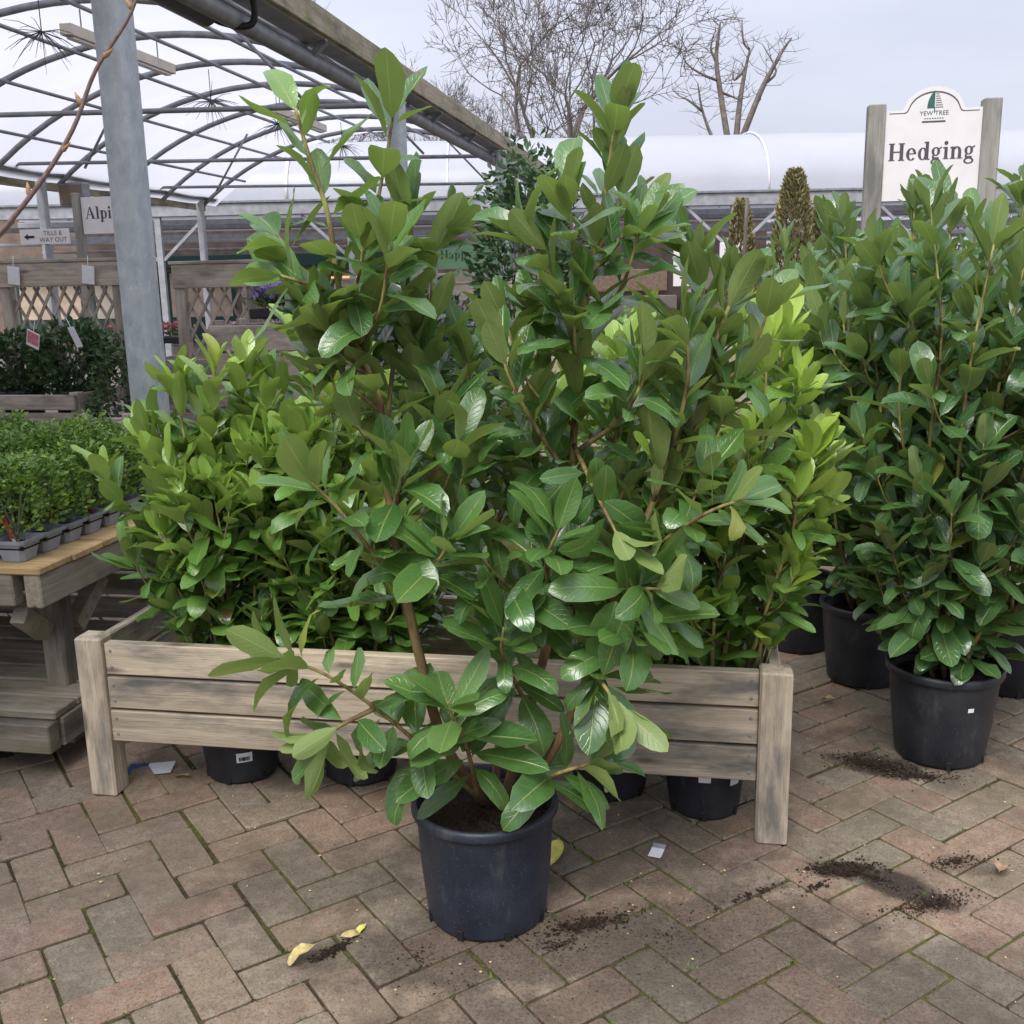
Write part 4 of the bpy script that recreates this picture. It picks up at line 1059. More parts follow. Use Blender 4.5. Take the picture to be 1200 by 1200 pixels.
stake_label(W(-1.81, 2.80, BT + .04), (.1, -.1, TH - .2), .018, .07, 'stubby red stake label furthest back along the box tray edge')

# ------------------------------------------------------------------ galvanised posts and the polythene canopy
UE, ULE, ZE, RISE, VE = -1.95, -7.62, 2.53, 1.0, 15.9     # open eave, far eave, hoop foot, rise, end of the canopy
CAN = thing('canopy_tunnel', 'long open sided polythene canopy of bent steel hoops over the benches', 'canopy', W(UE, 3.45), TH)
def cl(u, v, z): return Vector((u - UE, v - 3.45, z))
def arch(v, t_, off=0.0):
    """point on a hoop at v: t_ from the open side (0) to the far side (1)"""
    half = (UE - .14 - ULE) / 2; mid = (UE - .14 + ULE) / 2
    R = (half * half + RISE * RISE) / (2 * RISE); w = math.asin(half / R); a = w * (1 - 2 * t_)
    return cl(mid + (R + off) * math.sin(a), v, ZE + RISE - R + (R + off) * math.cos(a))
def sq_post(parent, u, v, h, w, name='post', mat='galvanised'):
    b = MB(); n = 5; r = w * .22; prof = []
    for cx, cy, a0 in ((1, 1, 0), (-1, 1, 90), (-1, -1, 180), (1, -1, 270)):
        for k in range(n):
            a = math.radians(a0 + 90 * k / (n - 1)); prof.append((cx * (w / 2 - r) + r * math.cos(a), cy * (w / 2 - r) + r * math.sin(a)))
    m = len(prof); V = [(x, y, 0) for x, y in prof] + [(x, y, h) for x, y in prof]
    F = [(k, (k + 1) % m, m + (k + 1) % m, m + k) for k in range(m)] + [tuple(range(m, 2 * m))]
    b.add(V, F); return b.build(name, mat, parent, cl(u, v, 0), smooth=False)
for v in (-.9, 3.45, 6.8, 10.4, 13.3): sq_post(CAN, UE, v, 2.54, .108)
for v in (3.4, 7.5, 11.5, 15.5): sq_post(CAN, ULE, v, 2.64, .10, 'post', 'steel_pale')
V0, V1 = -2.0, 13.4
board('fascia', CAN, V1 - V0, .035, .125, cl(UE + .01, (V0 + V1) / 2, 2.625), (0, 0, PI / 2), 'fascia_wood')
b = MB(); b.cbox(V1 - V0, .13, .012, .002); b.build('gutter_sole', 'steel_pale', CAN, cl(UE - .08, (V0 + V1) / 2, 2.566), (0, 0, PI / 2))
b = MB(); b.tube([cl(UE - .13, -2, 2.48), cl(UE - .13, VE, 2.48)], .044, 12); b.build('eave_rail', 'steel_grey', CAN, smooth=True)
b = MB(); b.tube([cl(UE - .22, 4.62, 2.485), cl(UE - .22, 1.0, 2.50)], .052, 14); b.build('blind_roll', 'steel_dark', CAN, smooth=True)
b = MB(); b.tube(smooth_path([cl(UE - .22, 4.60, 2.485), cl(UE - .17, 4.68, 2.46), cl(UE - .07, 4.72, 2.45), cl(UE - .035, 4.72, 2.50), cl(UE - .035, 4.68, 2.63)], 5), .016, 8); b.build('hose', 'black_plastic', CAN, smooth=True)
b = MB(); b.tube([cl(ULE + .05, -2, 2.66), cl(ULE + .05, VE, 2.66)], .05, 10); b.build('eave_rail', 'steel_pale', CAN, smooth=True)
board('fascia', CAN, 18, .035, .12, cl(ULE - .12, 6.9, 2.53), (0, 0, PI / 2), 'fascia_wood')
HS = 1.25
for k in range(15):
    v = -1.9 + HS * k
    if v > VE: break
    b = MB(); b.tube([arch(v, i / 26) for i in range(27)], .031, 8); b.build('hoop', 'steel_grey', CAN, smooth=True)
    if v < V1:
        b = MB(); b.bar(cl(UE - .01, v, 2.57), cl(UE - .13, v, 2.47), .04, .03); b.build('bracket', 'steel_grey', CAN)
for t_ in (.12, .24, .37, .5, .63, .76, .88):
    b = MB(); p0, p1 = arch(-2, t_), arch(VE, t_); dz = Vector((0, 0, -.05)); b.tube([p0 + dz, p1 + dz], .018, 7); b.build('purlin', 'steel_grey', CAN, smooth=True)
for v in (4.4, 7.6, 10.9, 14.1):
    b = MB(); b.tube([cl(UE - .13, v, 2.55), cl(ULE + .05, v, 2.68)], .02, 7); b.build('tie_bar', 'steel_grey', CAN, smooth=True)
    for tt, ub in ((.28, UE - .9), (.72, ULE + .95)):
        b = MB(); b.tube([arch(v, tt), cl(ub, v, 2.60)], .014, 6); b.build('strut', 'steel_grey', CAN, smooth=True)
V, F = [], []; nu, nvv = 30, 60; wr = random.Random(77)
for j in range(nvv + 1):
    v = -2.05 + (VE + 2.2) * j / nvv; sag = .02 * abs(math.sin(PI * (v + 1.9) / HS))
    for i in range(nu + 1):
        V.append(arch(v, i / nu, .036 - sag + wr.uniform(-.004, .002)))
for j in range(nvv):
    for i in range(nu): a = j * (nu + 1) + i; F.append((a, a + 1, a + nu + 2, a + nu + 1))
put('polythene_cover', mesh_from('polythene_cover', V, F, 'polythene', None, True), CAN)

# strip lights hung along the ridge and the bird spikes between them
for k, v in enumerate((4.8, 8.7, 12.7)):
    o = thing('strip_light', 'unlit cream strip light hung under the canopy ridge', 'light', W(-4.86, v, 3.27), TH, 'strip lights under the canopy')
    board('housing', o, 1.65, .10, .085, (0, 0, 0), (0, 0, PI / 2), 'lamp_cream')
    b = MB(); b.cbox(1.55, .06, .02, .004, (0, 0, -.053)); b.build('diffuser', 'sign_white', o, rot=(0, 0, PI / 2))
    for s in (-.6, .6):
        b = MB(); b.tube([(0, s, .04), (0, s, .19)], .006, 5); b.build('hanger', 'steel_grey', o)
for k, (u, v, z) in enumerate(((-4.95, 7.7, 3.22), (-4.95, 10.5, 3.15), (-4.9, 12.1, 3.14), (-4.85, 14.2, 3.14))):
    o = thing('bird_spikes', 'black spiky wire bird scarer hanging under the canopy ridge', 'bird scarer', W(u, v, z), 0, 'bird scarers under the canopy')
    rr = random.Random(70 + k)
    for j in range(34):
        d = Vector((rr.gauss(0, 1), rr.gauss(0, 1), rr.gauss(-.35, .5))).normalized() * rr.uniform(.2, .33)
        if j == 0:
            b = MB()
        b.tube([(0, 0, 0), d * .6 + Vector((0, 0, -.01)), d + Vector((0, 0, -.05))], [.004, .003, .0015], 3)
    b.build('spikes', 'steel_dark', o)
    b = MB(); b.tube([(0, 0, 0), (0, 0, .3)], .004, 4); b.build('cord', 'black_plastic', o)
o = thing('floodlight', 'small square brown floodlight box fixed to the canopy rail', 'light', W(-7.45, 11.9, 2.42), TH)
b = MB(); b.cbox(.34, .16, .28, .02); b.build('housing', 'steel_grey', o)
b = MB(); b.cbox(.28, .02, .22, .006, (0, -.09, 0)); b.build('lens', 'wall_brown', o)
b = MB(); b.tube(smooth_path([(.2, 0, -.1), (.42, 0, -.3), (.7, 0, -.32), (.95, 0, -.1)], 5), .012, 5); b.build('cable', 'black_plastic', o)

# ------------------------------------------------------------------ lattice-backed display stands under the canopy
def lattice(parent, u0, u1, z0, z1, v, mat='grey_wood', pitch=.085, angle=60):
    ta = math.tan(math.radians(angle)); w = u1 - u0; h = z1 - z0
    for s, dv in ((1, 0), (-1, .012)):
        x = -h / ta
        while x < w:
            # line u = x + z/ta (s=1) or mirrored
            a0, a1 = max(0, -x * ta), min(h, (w - x) * ta)
            if a1 - a0 > .04:
                p = (x + a0 / ta, a0); q = (x + a1 / ta, a1)
                if s < 0: p, q = (w - p[0], p[1]), (w - q[0], q[1])
                L = math.hypot(q[0] - p[0], q[1] - p[1]); an = math.atan2(q[1] - p[1], q[0] - p[0])
                key = ('slat', round(L, 2))
                if key not in BOARD_CACHE:
                    V, F = cbox_data(round(L, 2), .008, .017, .001); BOARD_CACHE[key] = mesh_from('slat', V, F, mat)
                put('slat', BOARD_CACHE[key], parent, (u0 + (p[0] + q[0]) / 2, v + dv, z0 + (p[1] + q[1]) / 2), (0, -an, 0))
            x += pitch
def stand(u, v, w, top, trough_z, label, boards=3, depth=.55):
    o = thing('lattice_stand', label, 'display stand', W(u, v), TH, 'lattice backed display stands')
    for x in (.03, w - .03):
        board('post', o, top, .06, .06, (x, 0, top / 2), UPR, 'grey_wood')
    board('header', o, w, .03, .13, (w / 2, -.03, top - .075), (0, 0, 0), 'grey_wood')
    board('cap', o, w + .03, .07, .02, (w / 2, -.015, top + .002), (0, 0, 0), 'grey_wood')
    lattice(o, .06, w - .06, trough_z - .08, top - .14, .0)
    for k in range(boards):
        board('trough_plank', o, w - .04, .025, .08, (w / 2, -depth, trough_z - .05 - k * .095), (0, 0, 0), 'grey_wood')
    for x in (.04, w - .04):
        board('leg', o, trough_z, .055, .055, (x, -depth + .045, trough_z / 2), UPR, 'grey_wood')
        board('side_plank', o, depth - .08, .025, .08, (x, -depth / 2, trough_z - .05), (0, 0, PI / 2), 'grey_wood')
    board('shelf', o, w - .1, depth - .1, .025, (w / 2, -depth / 2, trough_z - .22), (0, 0, 0), 'grey_wood')
    return o
stand(-3.96, 5.5, .76, 1.475, .79, 'lattice stand with camellias nearest the galvanised post')
stand(-2.99, 5.7, .50, 1.45, .95, 'lattice stand with a pansy box beside the galvanised post', 4, .5)
stand(-3.9, 8.6, 1.3, 1.35, .85, 'lattice stand with pink flowers behind the camellia stand', 3)
stand(-2.3, 8.4, 1.3, 1.30, .85, 'lattice stand with pansies behind the tall open laurel', 3)
# low slatted bench fronts seen between
def crate(u, v, w, d, h, z, label, mat='grey_wood'):
    o = thing('slatted_crate', label, 'crate', W(u, v, z), TH)
    n = max(2, int(h / .14)); bh = h / n - .012
    for k in range(n):
        zz = (k + .5) * h / n
        board('plank', o, w, .02, bh, (w / 2, 0, zz), (0, 0, 0), mat)
        board('plank', o, w, .02, bh, (w / 2, d, zz), (0, 0, 0), mat)
        for x in (.011, w - .011): board('plank', o, d - .024, .02, bh, (x, d / 2, zz), (0, 0, PI / 2), mat)
    for x in (.04, w - .04):
        for y in (.03, d - .03): board('corner_post', o, h + .02, .04, .04, (x, y, h / 2 + .01), UPR, mat)
    return o
crate(-2.46, 5.0, .56, .32, 1.13, 0, 'tall pale slatted box carrying a tray of purple pansies')
crate(-4.3, 3.95, 1.1, .4, .66, 0, 'low slatted bench front behind the trays of box plants')
crate(-3.05, 4.35, .32, .35, .70, 0, 'narrow slatted box between the bench and the galvanised post')
crate(-1.2, 6.2, 1.5, .5, 1.02, 0, 'broad pale timber box behind the tall open laurel')

def shrub_fn(rx, ry, H, z0=0.0, flat=.5, shell=.45):
    def f(rr):
        while True:
            x, y, z = rr.uniform(-1, 1), rr.uniform(-1, 1), rr.uniform(-1, 1); q = x * x + y * y + z * z
            if shell < q < 1: break
        lump = 1 + .18 * math.sin(7 * x + 3) * math.cos(6 * y + 2 * z)
        return (x * rx * lump, y * ry * lump, z0 + H / 2 + z * H / 2 * lump), (x + rr.gauss(0, .5), y + rr.gauss(0, .5), .35 + rr.gauss(0, .5))
    return f
def shrub(loc, label, rx, ry, H, mat, n, size, seed, group=None, cat='shrub', name='shrub', potr=.12, poth=.2, stemtop=None):
    o = thing(name, label, cat, loc, 0, group)
    f = put('foliage', leaf_cloud('foliage', shrub_fn(rx, ry, H, poth * .8), n, size, mat, seed), o); f['kind'] = 'stuff'
    b = MB(); b.lathe([(0.001, .003), (potr * .8, .003), (potr, poth), (potr + .006, poth), (potr + .006, poth - .02), (potr - .008, poth - .015), (potr * .75, .02)], 20)
    b.build('pot', 'pot_plastic', o, smooth=True)
    b = MB(); rr = random.Random(seed)
    for k in range(6):
        a = k * 1.05; b.tube([(0, 0, .02), (rx * .25 * math.cos(a), ry * .25 * math.sin(a), poth + H * .35), (rx * .6 * math.cos(a), ry * .6 * math.sin(a), poth + H * .7)], [.009, .006, .003], 5)
    b.build('stems', 'bark_grey', o)
    return o
shrub(W(-3.70, 5.2, .583), 'dark camellia with a pink tag in the lattice stand by the edge', .21, .17, .36, 'camellia_leaf', 1500, .05, 81, 'camellias in the lattice stand')
shrub(W(-3.37, 5.2, .583), 'dark camellia with a white tag in the lattice stand by the post', .21, .17, .40, 'camellia_leaf', 1500, .05, 82, 'camellias in the lattice stand')
shrub(W(-2.98, 5.05, .0), 'dark shrub with a red card half hidden by the galvanised post', .18, .2, .95, 'camellia_leaf', 1500, .045, 83)
def swing_tag(loc, rot, w, h, label, mat='paper_pink', stripe=True):
    o = thing('plant_tag', label, 'plant tag', loc); o.rotation_euler = rot
    b = MB(); b.cbox(w, .003, h, .001); b.build('card', 'paper_white', o)
    b = MB(); b.cbox(w * .88, .0034, h * .74, .001, (0, -.0006, h * .06)); b.build('picture', mat, o)
    b = MB(); b.tube([(0, 0, h / 2), (-.02, .03, h / 2 + .05)], .0016, 4); b.build('loop', 'paper_white', o)
    return o
swing_tag(W(-3.39, 4.90, 1.07), (.35, .45, TH), .075, .095, 'pink picture tag hanging in the edge camellia')
swing_tag(W(-3.15, 4.90, 1.08), (.3, -.2, TH), .035, .11, 'narrow white tag hanging in the camellia by the post', 'paper_white')
swing_tag(W(-2.75, 4.80, 1.085), (.2, .15, TH), .07, .09, 'red picture tag beside the galvanised post', 'paper_red')
for k, (u, z) in enumerate(((-3.83, 1.40), (-3.37, 1.395))):
    swing_tag(W(u, 5.43, z), (.1, .15, TH), .075, .10, 'white curled label clipped to the header of the camellia stand', 'paper_white')['group'] = 'labels on the stand header'
# trays of bedding flowers
def flower_tray(loc, label, mat, seed, w=.5, d=.3):
    o = thing('flower_tray', label, 'flower tray', loc, TH)
    b = MB(); b.cbox(w, d, .05, .006, (0, 0, .026)); b.build('tray', 'black_plastic', o)
    rr = random.Random(seed)
    f = put('foliage', leaf_cloud('foliage', lambda r: ((r.uniform(-w / 2, w / 2), r.uniform(-d / 2, d / 2), .05 + r.uniform(0, .06)), (r.gauss(0, 1), r.gauss(0, 1), 1)), 420, .035, 'grass_leaf', seed), o); f['kind'] = 'stuff'
    f = put('flowers', leaf_cloud('flowers', lambda r: ((r.uniform(-w / 2, w / 2), r.uniform(-d / 2, d / 2), .10 + r.uniform(0, .06)), (r.gauss(0, 1), r.gauss(0, 1) - .6, .6)), 420, .034, mat, seed + 1, .9), o); f['kind'] = 'stuff'
    return o
flower_tray(W(-2.14, 5.16, 1.152), 'tray of purple and white pansies on the tall slatted box', 'petal_purple', 91, .26, .2)
flower_tray(W(-3.55, 8.25, .86), 'tray of pink primroses behind the lattice of the camellia stand', 'petal_pink', 92, .9)
flower_tray(W(-4.6, 8.25, .86), 'tray of red and white primroses far behind the edge camellia', 'petal_red', 93, .7)
flower_tray(W(-1.75, 8.1, .86), 'tray of lilac pansies below the green banner', 'petal_purple', 94, .9)

# ------------------------------------------------------------------ signs
SG = thing('hedging_sign', 'cream sign on two grey timber posts reading Hedging above a tree emblem', 'sign', W(0.668, 4.6), TH)
sw, st_ = .432, 1.972
for x in (0, sw):
    board('post', SG, st_ + (.004 if x else 0), .068, .062, (x, 0, (st_ + (.004 if x else 0)) / 2), (0, -PI / 2, PI / 2), 'post_wood')
bw, bz0, bz1, rr_ = sw - .07, 1.60, 1.945, .108
def arch_outline(inset):
    o = [(-bw / 2 + inset, 0 + inset), (bw / 2 - inset, 0 + inset), (bw / 2 - inset, bz1 - bz0 - inset)]
    R = rr_ - inset; ex = .016
    o.append((R + ex, bz1 - bz0 - inset))
    for k in range(1, 4): a = k / 3 * PI / 2 * .8; o.append((R + ex - ex * math.sin(a), bz1 - bz0 - inset + ex * (1 - math.cos(a))))
    for k in range(2, 25):
        a = PI * k / 26; o.append((R * math.cos(a), bz1 - bz0 - inset + .002 + .082 * math.sin(a) * (R / rr_)))
    for k in range(3, 0, -1): a = k / 3 * PI / 2 * .8; o.append((-(R + ex - ex * math.sin(a)), bz1 - bz0 - inset + ex * (1 - math.cos(a))))
    o.append((-R - ex, bz1 - bz0 - inset)); o.append((-bw / 2 + inset, bz1 - bz0 - inset)); return o
ol = arch_outline(0); m = len(ol)
V = [(x, -.009, z) for x, z in ol] + [(x, .009, z) for x, z in ol]
F = [tuple(range(m)), tuple(reversed(range(m, 2 * m)))] + [(k, m + k, m + (k + 1) % m, (k + 1) % m) for k in range(m)]
pn = put('sign_panel', mesh_from('sign_panel', V, F, 'sign_white'), SG, (sw / 2, -.012, bz0))
i1, i2 = arch_outline(.010)[2:], arch_outline(.013)[2:]
V = [(x, -.0098, z) for x, z in i1] + [(x, -.0098, z) for x, z in i2]; n_ = len(i1)
put('border_line', mesh_from('border_line', V, [(k, k + 1, n_ + k + 1, n_ + k) for k in range(n_ - 1)], 'sign_text'), pn)
serif_text('Hedging', .0455, 'sign_text', 'lettering', pn, (0, -.0102, .155), FACE)
plain_text('YEW TREE', .0235, 'sign_green', 'lettering', pn, (0, -.0102, .322), FACE)
g = Glyphs()
left = [(0, .006)] + [(-.0275 * math.sin(PI / 2 * min(1, (1 - t_) ** .75)), .006 + .066 * t_) for t_ in [i / 10 for i in range(11)]]
g.quad([(x, z) for x, z in reversed(left)])
g.rect(-.0015, -.012, .0025, .01)
put('emblem', mesh_from('emblem', [(x, 0, y) for x, y, z in g.V], g.F, 'sign_green'), pn, (0, -.0102, .342))
g = Glyphs()
for i in range(8):
    y = .008 + i * .0082; t_ = (y - .006) / .066; x = .0285 * (1 - t_) ** .62 + .004; g.rect(.0035, y, x, y + .0024)
put('emblem_lines', mesh_from('emblem_lines', [(x, 0, y) for x, y, z in g.V], g.F, 'sign_text'), pn, (0, -.0102, .342))
g = Glyphs()
for i in range(8): g.rect(-.036 + i * .0094, -.0335, -.036 + i * .0094 + .0062, -.0305)
put('small_print', mesh_from('small_print', [(x, 0, y) for x, y, z in g.V], g.F, 'sign_text'), pn, (0, -.0102, .342))
g = Glyphs(); g.rect(-.044, -.047, .044, -.041)
put('underline', mesh_from('underline', [(x, 0, y) for x, y, z in g.V], g.F, 'sign_text'), pn, (0, -.0102, .342))

def post_sign(loc, w, h, z, label, name='sign', mat='sign_white', posts=True, pmat='post_wood'):
    o = thing(name, label, 'sign', loc, TH)
    b = MB(); b.cbox(w, .016, h, .002, (0, 0, z)); p = b.build('sign_panel', mat, o)
    if posts:
        for x in (-w / 2 - .03, w / 2 + .03): board('post', o, z + h / 2 + .03, .055, .05, (x, 0, (z + h / 2 + .03) / 2), UPR, pmat)
    return o, p
o, p = post_sign(W(-3.86, 6.55), .40, .235, 1.79, 'white sign reading Alpines on pale timber posts')
serif_text('Alpines', .052, 'sign_text', 'lettering', p, (0, -.0092, 1.77), FACE)
o, p = post_sign(W(-5.05, 7.6), .42, .115, 1.72, 'white way out sign with a black arrow', posts=False)
b = MB(); b.tube([(0, .02, 1.775), (0, .02, 0)], .02, 8); b.build('pole', 'steel_pale', o)
plain_text('TILLS &', .05, 'sign_text', 'lettering', p, (.075, -.0092, 1.73), FACE)
plain_text('WAY OUT', .05, 'sign_text', 'lettering', p, (.075, -.0092, 1.68), FACE)
g = Glyphs(); g.quad([(-.175, 1.72), (-.14, 1.695), (-.14, 1.745)]); g.rect(-.142, 1.71, -.085, 1.73)
put('arrow', mesh_from('arrow', [(x, 0, y) for x, y, z in g.V], g.F, 'ink'), p, (0, -.0092, 0))
o, p = post_sign(W(-2.52, 11.7), .86, .27, 1.585, 'green banner reading Happy Easter strung behind the tall open laurel', 'banner', 'banner_green', True, 'steel_pale')
serif_text('Happy Easter', .066, 'banner_text', 'lettering', p, (0, -.0092, 1.56), FACE)

# ------------------------------------------------------------------ the far polythene house across the yard
FT = thing('polythene_house', 'long white polythene covered growing house lying across the end of the yard', 'greenhouse', (4, 18, 0))
x0, x1 = -14.0, 20.0
def far_arch(x, t_, r=0.0):
    a = PI * t_; return Vector((x - 0, 2.1 - 2.1 * math.cos(a), 2.68 + (1.12 + r) * math.sin(a) ** .85))
V, F = [], []; nx, nt = 68, 22
for i in range(nx + 1):
    x = x0 + (x1 - x0) * i / nx
    for k in range(nt + 1): V.append(far_arch(x, k / nt, .02 * math.sin(i * 1.3) * .4))
for i in range(nx):
    for k in range(nt): a = i * (nt + 1) + k; F.append((a, a + nt + 1, a + nt + 2, a + 1))
put('polythene_cover', mesh_from('polythene_cover', V, F, 'polythene_far', None, True), FT)
for k in range(13):
    x = x0 + 1.03 + k * 2.67
    b = MB(); b.tube([far_arch(x, i / 18, .03) for i in range(19)], .018 if k % 2 else .03, 6); b.build('hoop', 'sign_white', FT, smooth=True)
for dy, z, h, mt in ((0, 2.55, .20, 'steel_pale'), (4.2, 2.55, .2, 'steel_pale')):
    b = MB(); b.cbox(x1 - x0, .16, h, .01, ((x0 + x1) / 2, dy, z)); b.build('gutter', mt, FT)
b = MB(); b.cbox(x1 - x0, .05, .04, .005, ((x0 + x1) / 2, -.09, 2.668)); b.build('gutter_lip', 'steel_grey', FT)
for k in range(11):
    x = x0 + 1.0 + k * 3.2
    b = MB(); b.bar((x, 0, 0), (x, 0, 2.45), .1); b.build('post', 'steel_pale', FT)
    b = MB(); b.bar((x + .05, 0, 1.75), (x + .8, 0, 2.44), .05); b.build('brace', 'steel_pale', FT)
    b = MB(); b.bar((x - .05, 0, 1.75), (x - .8, 0, 2.44), .05); b.build('brace', 'steel_pale', FT)
for j in range(5):
    y = 1.4 + j * 2.8; z = 2.36 - .06 * (j % 2)
    b = MB(); b.cbox(x1 - x0, .10, .12 if j % 2 else .09, .01, ((x0 + x1) / 2, y, z)); b.build('cross_beam', ('steel_grey', 'steel_pale')[j % 2], FT)
    b = MB(); b.cbox(x1 - x0, .06, .06, .01, ((x0 + x1) / 2, y + .9, z - .22)); b.build('purlin', ('steel_pale', 'steel_grey')[j % 2], FT)
for x in (x0 + 3, x0 + 10, x0 + 17, x0 + 24, x0 + 31):
    for y in (7, 12.6):
        b = MB(); b.bar((x, y, 0), (x, y, 2.35), .09); b.build('post', 'steel_pale', FT)
# roof of the next house behind it
V, F = [], []
for i in range(2):
    x = (x0, x1)[i]
    for k in range(nt + 1): p = far_arch(x, k / nt); V.append((p.x, p.y * 2.2 + 4.4, p.z - .25))
for k in range(nt): F.append((k, nt + 1 + k, nt + 2 + k, k + 1))
put('rear_cover', mesh_from('rear_cover', V, F, 'polythene', None, True), FT)

# the shop at the back
SH = thing('shop_building', 'brown garden shop with a dark green fascia and warm lit windows behind the canopy', 'building', (-8, 24.5, 0))
b = MB(); b.cbox(24, .3, 3.0, .02, (2, .4, 1.5)); b.build('wall', 'wall_brown', SH)
b = MB(); b.cbox(9.2, .2, .30, .02, (1.2, -.05, 1.86)); b.build('fascia', 'green_paint', SH)
for k in range(5):
    x = -2.6 + k * 1.75
    b = MB(); b.cbox(1.55, .06, 1.55, .01, (x, .22, .88)); wn_ = b.build('window', 'green_paint', SH)
    b = MB(); b.cbox(1.40, .02, 1.0, .004, (x, .185, 1.12)); b.build('pane', ('pale_wood', 'wall_cream')[k % 2], wn_)
    b = MB(); b.cbox(1.0, .02, .06, .004, (x, .17, 1.45)); b.build('lamp_strip', 'warm_lamp', wn_)
for k in range(3):
    b = MB(); b.cbox(3.4, .3, .9, .02, (6.6 + k * 3.6, .1, .45)); b.build('counter', 'wall_cream', SH)
    b = MB(); b.cbox(3.0, .1, .5, .02, (6.6 + k * 3.6, .2, 1.25)); b.build('display_panel', ('wall_cream', 'poster_orange', 'wall_cream')[k], SH)
# price boards and posters under the far house
def poster(loc, w, h, z, label, mat, bandmat=None):
    o = thing('poster', label, 'poster', loc, 0)
    b = MB(); b.cbox(w, .02, h, .003, (0, 0, z)); p = b.build('panel', mat, o)
    if bandmat: b = MB(); b.cbox(w * .9, .004, h * .28, .001, (0, -.012, z + h * .3)); b.build('band', bandmat, p)
    for j in range(4):
        b = MB(); b.cbox(w * (.7 - .1 * (j % 2)), .003, h * .035, .0005, (0, -.012, z + h * (.08 - .13 * j))); b.build('text_line', 'ink', p)
    b = MB(); b.bar((0, .03, 0), (0, .03, z + h * .4), .04); b.build('stand', 'steel_pale', o)
    return o
poster((1.47, 8.6, 0), .26, .36, 1.42, 'white price board with small print on a steel stand', 'sign_white')
poster((1.83, 8.7, 0), .2, .32, 1.42, 'narrow white price board beside the conifers', 'sign_white')
poster((2.72, 9.0, 0), .5, .44, 1.33, 'orange and red poster behind the conifers', 'poster_orange', 'poster_red')
poster((3.6, 9.6, 0), .6, .3, 1.30, 'red poster panel behind the hedging sign', 'poster_red', 'poster_orange')
crate(0.2, 7.0, 1.6, .5, .85, 0, 'pale timber box beneath the price boards')

# ------------------------------------------------------------------ conifers and background shrubs
def cone_fn(R, H, z0):
    def f(rr):
        t_ = rr.random() ** 1.15; a = rr.uniform(0, 6.28); prof = (math.sin(min(1, t_ * 2.2 + .25) * PI / 2)) * (1 - t_) ** .5 * 1.08
        lump = 1 + .16 * math.sin(a * 5 + t_ * 9) * math.cos(t_ * 17 + a)
        r = R * prof * lump * math.sqrt(rr.uniform(.5, 1)) + .005
        return (r * math.cos(a), r * math.sin(a), z0 + H * t_), (math.cos(a) * .7 + rr.gauss(0, .35), math.sin(a) * .7 + rr.gauss(0, .35), .9)
    return f
def conifer(loc, label, R, H, n, mat, seed):
    o = thing('conifer', label, 'conifer', loc, 0, 'conifers behind the trough')
    f = put('crown', leaf_cloud('crown', cone_fn(R, H - .2, .24), n * 2, .034, mat, seed, .42), o); f['kind'] = 'stuff'
    b = MB(); b.tube([(0, 0, .1), (0, 0, H * .9)], [.02, .005], 6); b.build('trunk', 'bark_grey', o)
    b = MB(); b.lathe([(.001, .003), (.1, .003), (.13, .24), (.137, .24), (.137, .22), (.12, .225), (.1, .02)], 20); b.build('pot', 'pot_plastic', o, smooth=True)
conifer((1.60, 6.0, 0), 'tall narrow bronze green conifer standing between sign and laurel', .20, 1.83, 6500, 'conifer_leaf', 101)
conifer((1.44, 6.6, 0), 'shorter bronze conifer with a cane behind the tall narrow one', .15, 1.72, 3600, 'conifer_leaf', 102)
conifer((1.78, 6.15, 0), 'rounded shoulder bronze conifer pressed against the tall narrow one', .14, 1.62, 4200, 'conifer_leaf', 103)
b = thing('bamboo_cane', 'thin brown cane leaning beside the bronze conifers', 'cane', (1.36, 6.4, 0))
c_ = MB(); c_.tube([(0, 0, 0), (.05, 0, .9), (.07, .01, 1.76)], .012, 6); c_.build('cane', 'bark_pale', b)
sb = shrub((0.15, 7.0, 0), 'dark evergreen shrub climbing beside the end of the canopy fascia', .36, .3, 2.0, 'bay_leaf', 3600, .075, 110)
shrub((-0.6, 7.6, 0), 'dark leafy shrub below the green banner', .4, .3, 1.15, 'bay_leaf', 2200, .07, 111)
shrub((2.75, 5.0, 0), 'small shrub with yellow shoots past the sign', .2, .2, 1.5, 'gold_leaf', 1100, .05, 112)
shrub((2.1, 5.1, 0), 'green shrub behind the tall laurels under the sign', .38, .3, 1.15, 'bay_leaf', 2200, .07, 113)
shrub((0.55, 5.2, 0), 'low green shrub showing behind the lime green laurel', .4, .3, 1.0, 'box_leaf', 2200, .06, 114)
shrub((-0.35, 4.3, 0), 'green shrub seen between the stems of the tall open laurel', .45, .3, .8, 'bay_leaf', 2600, .08, 115)

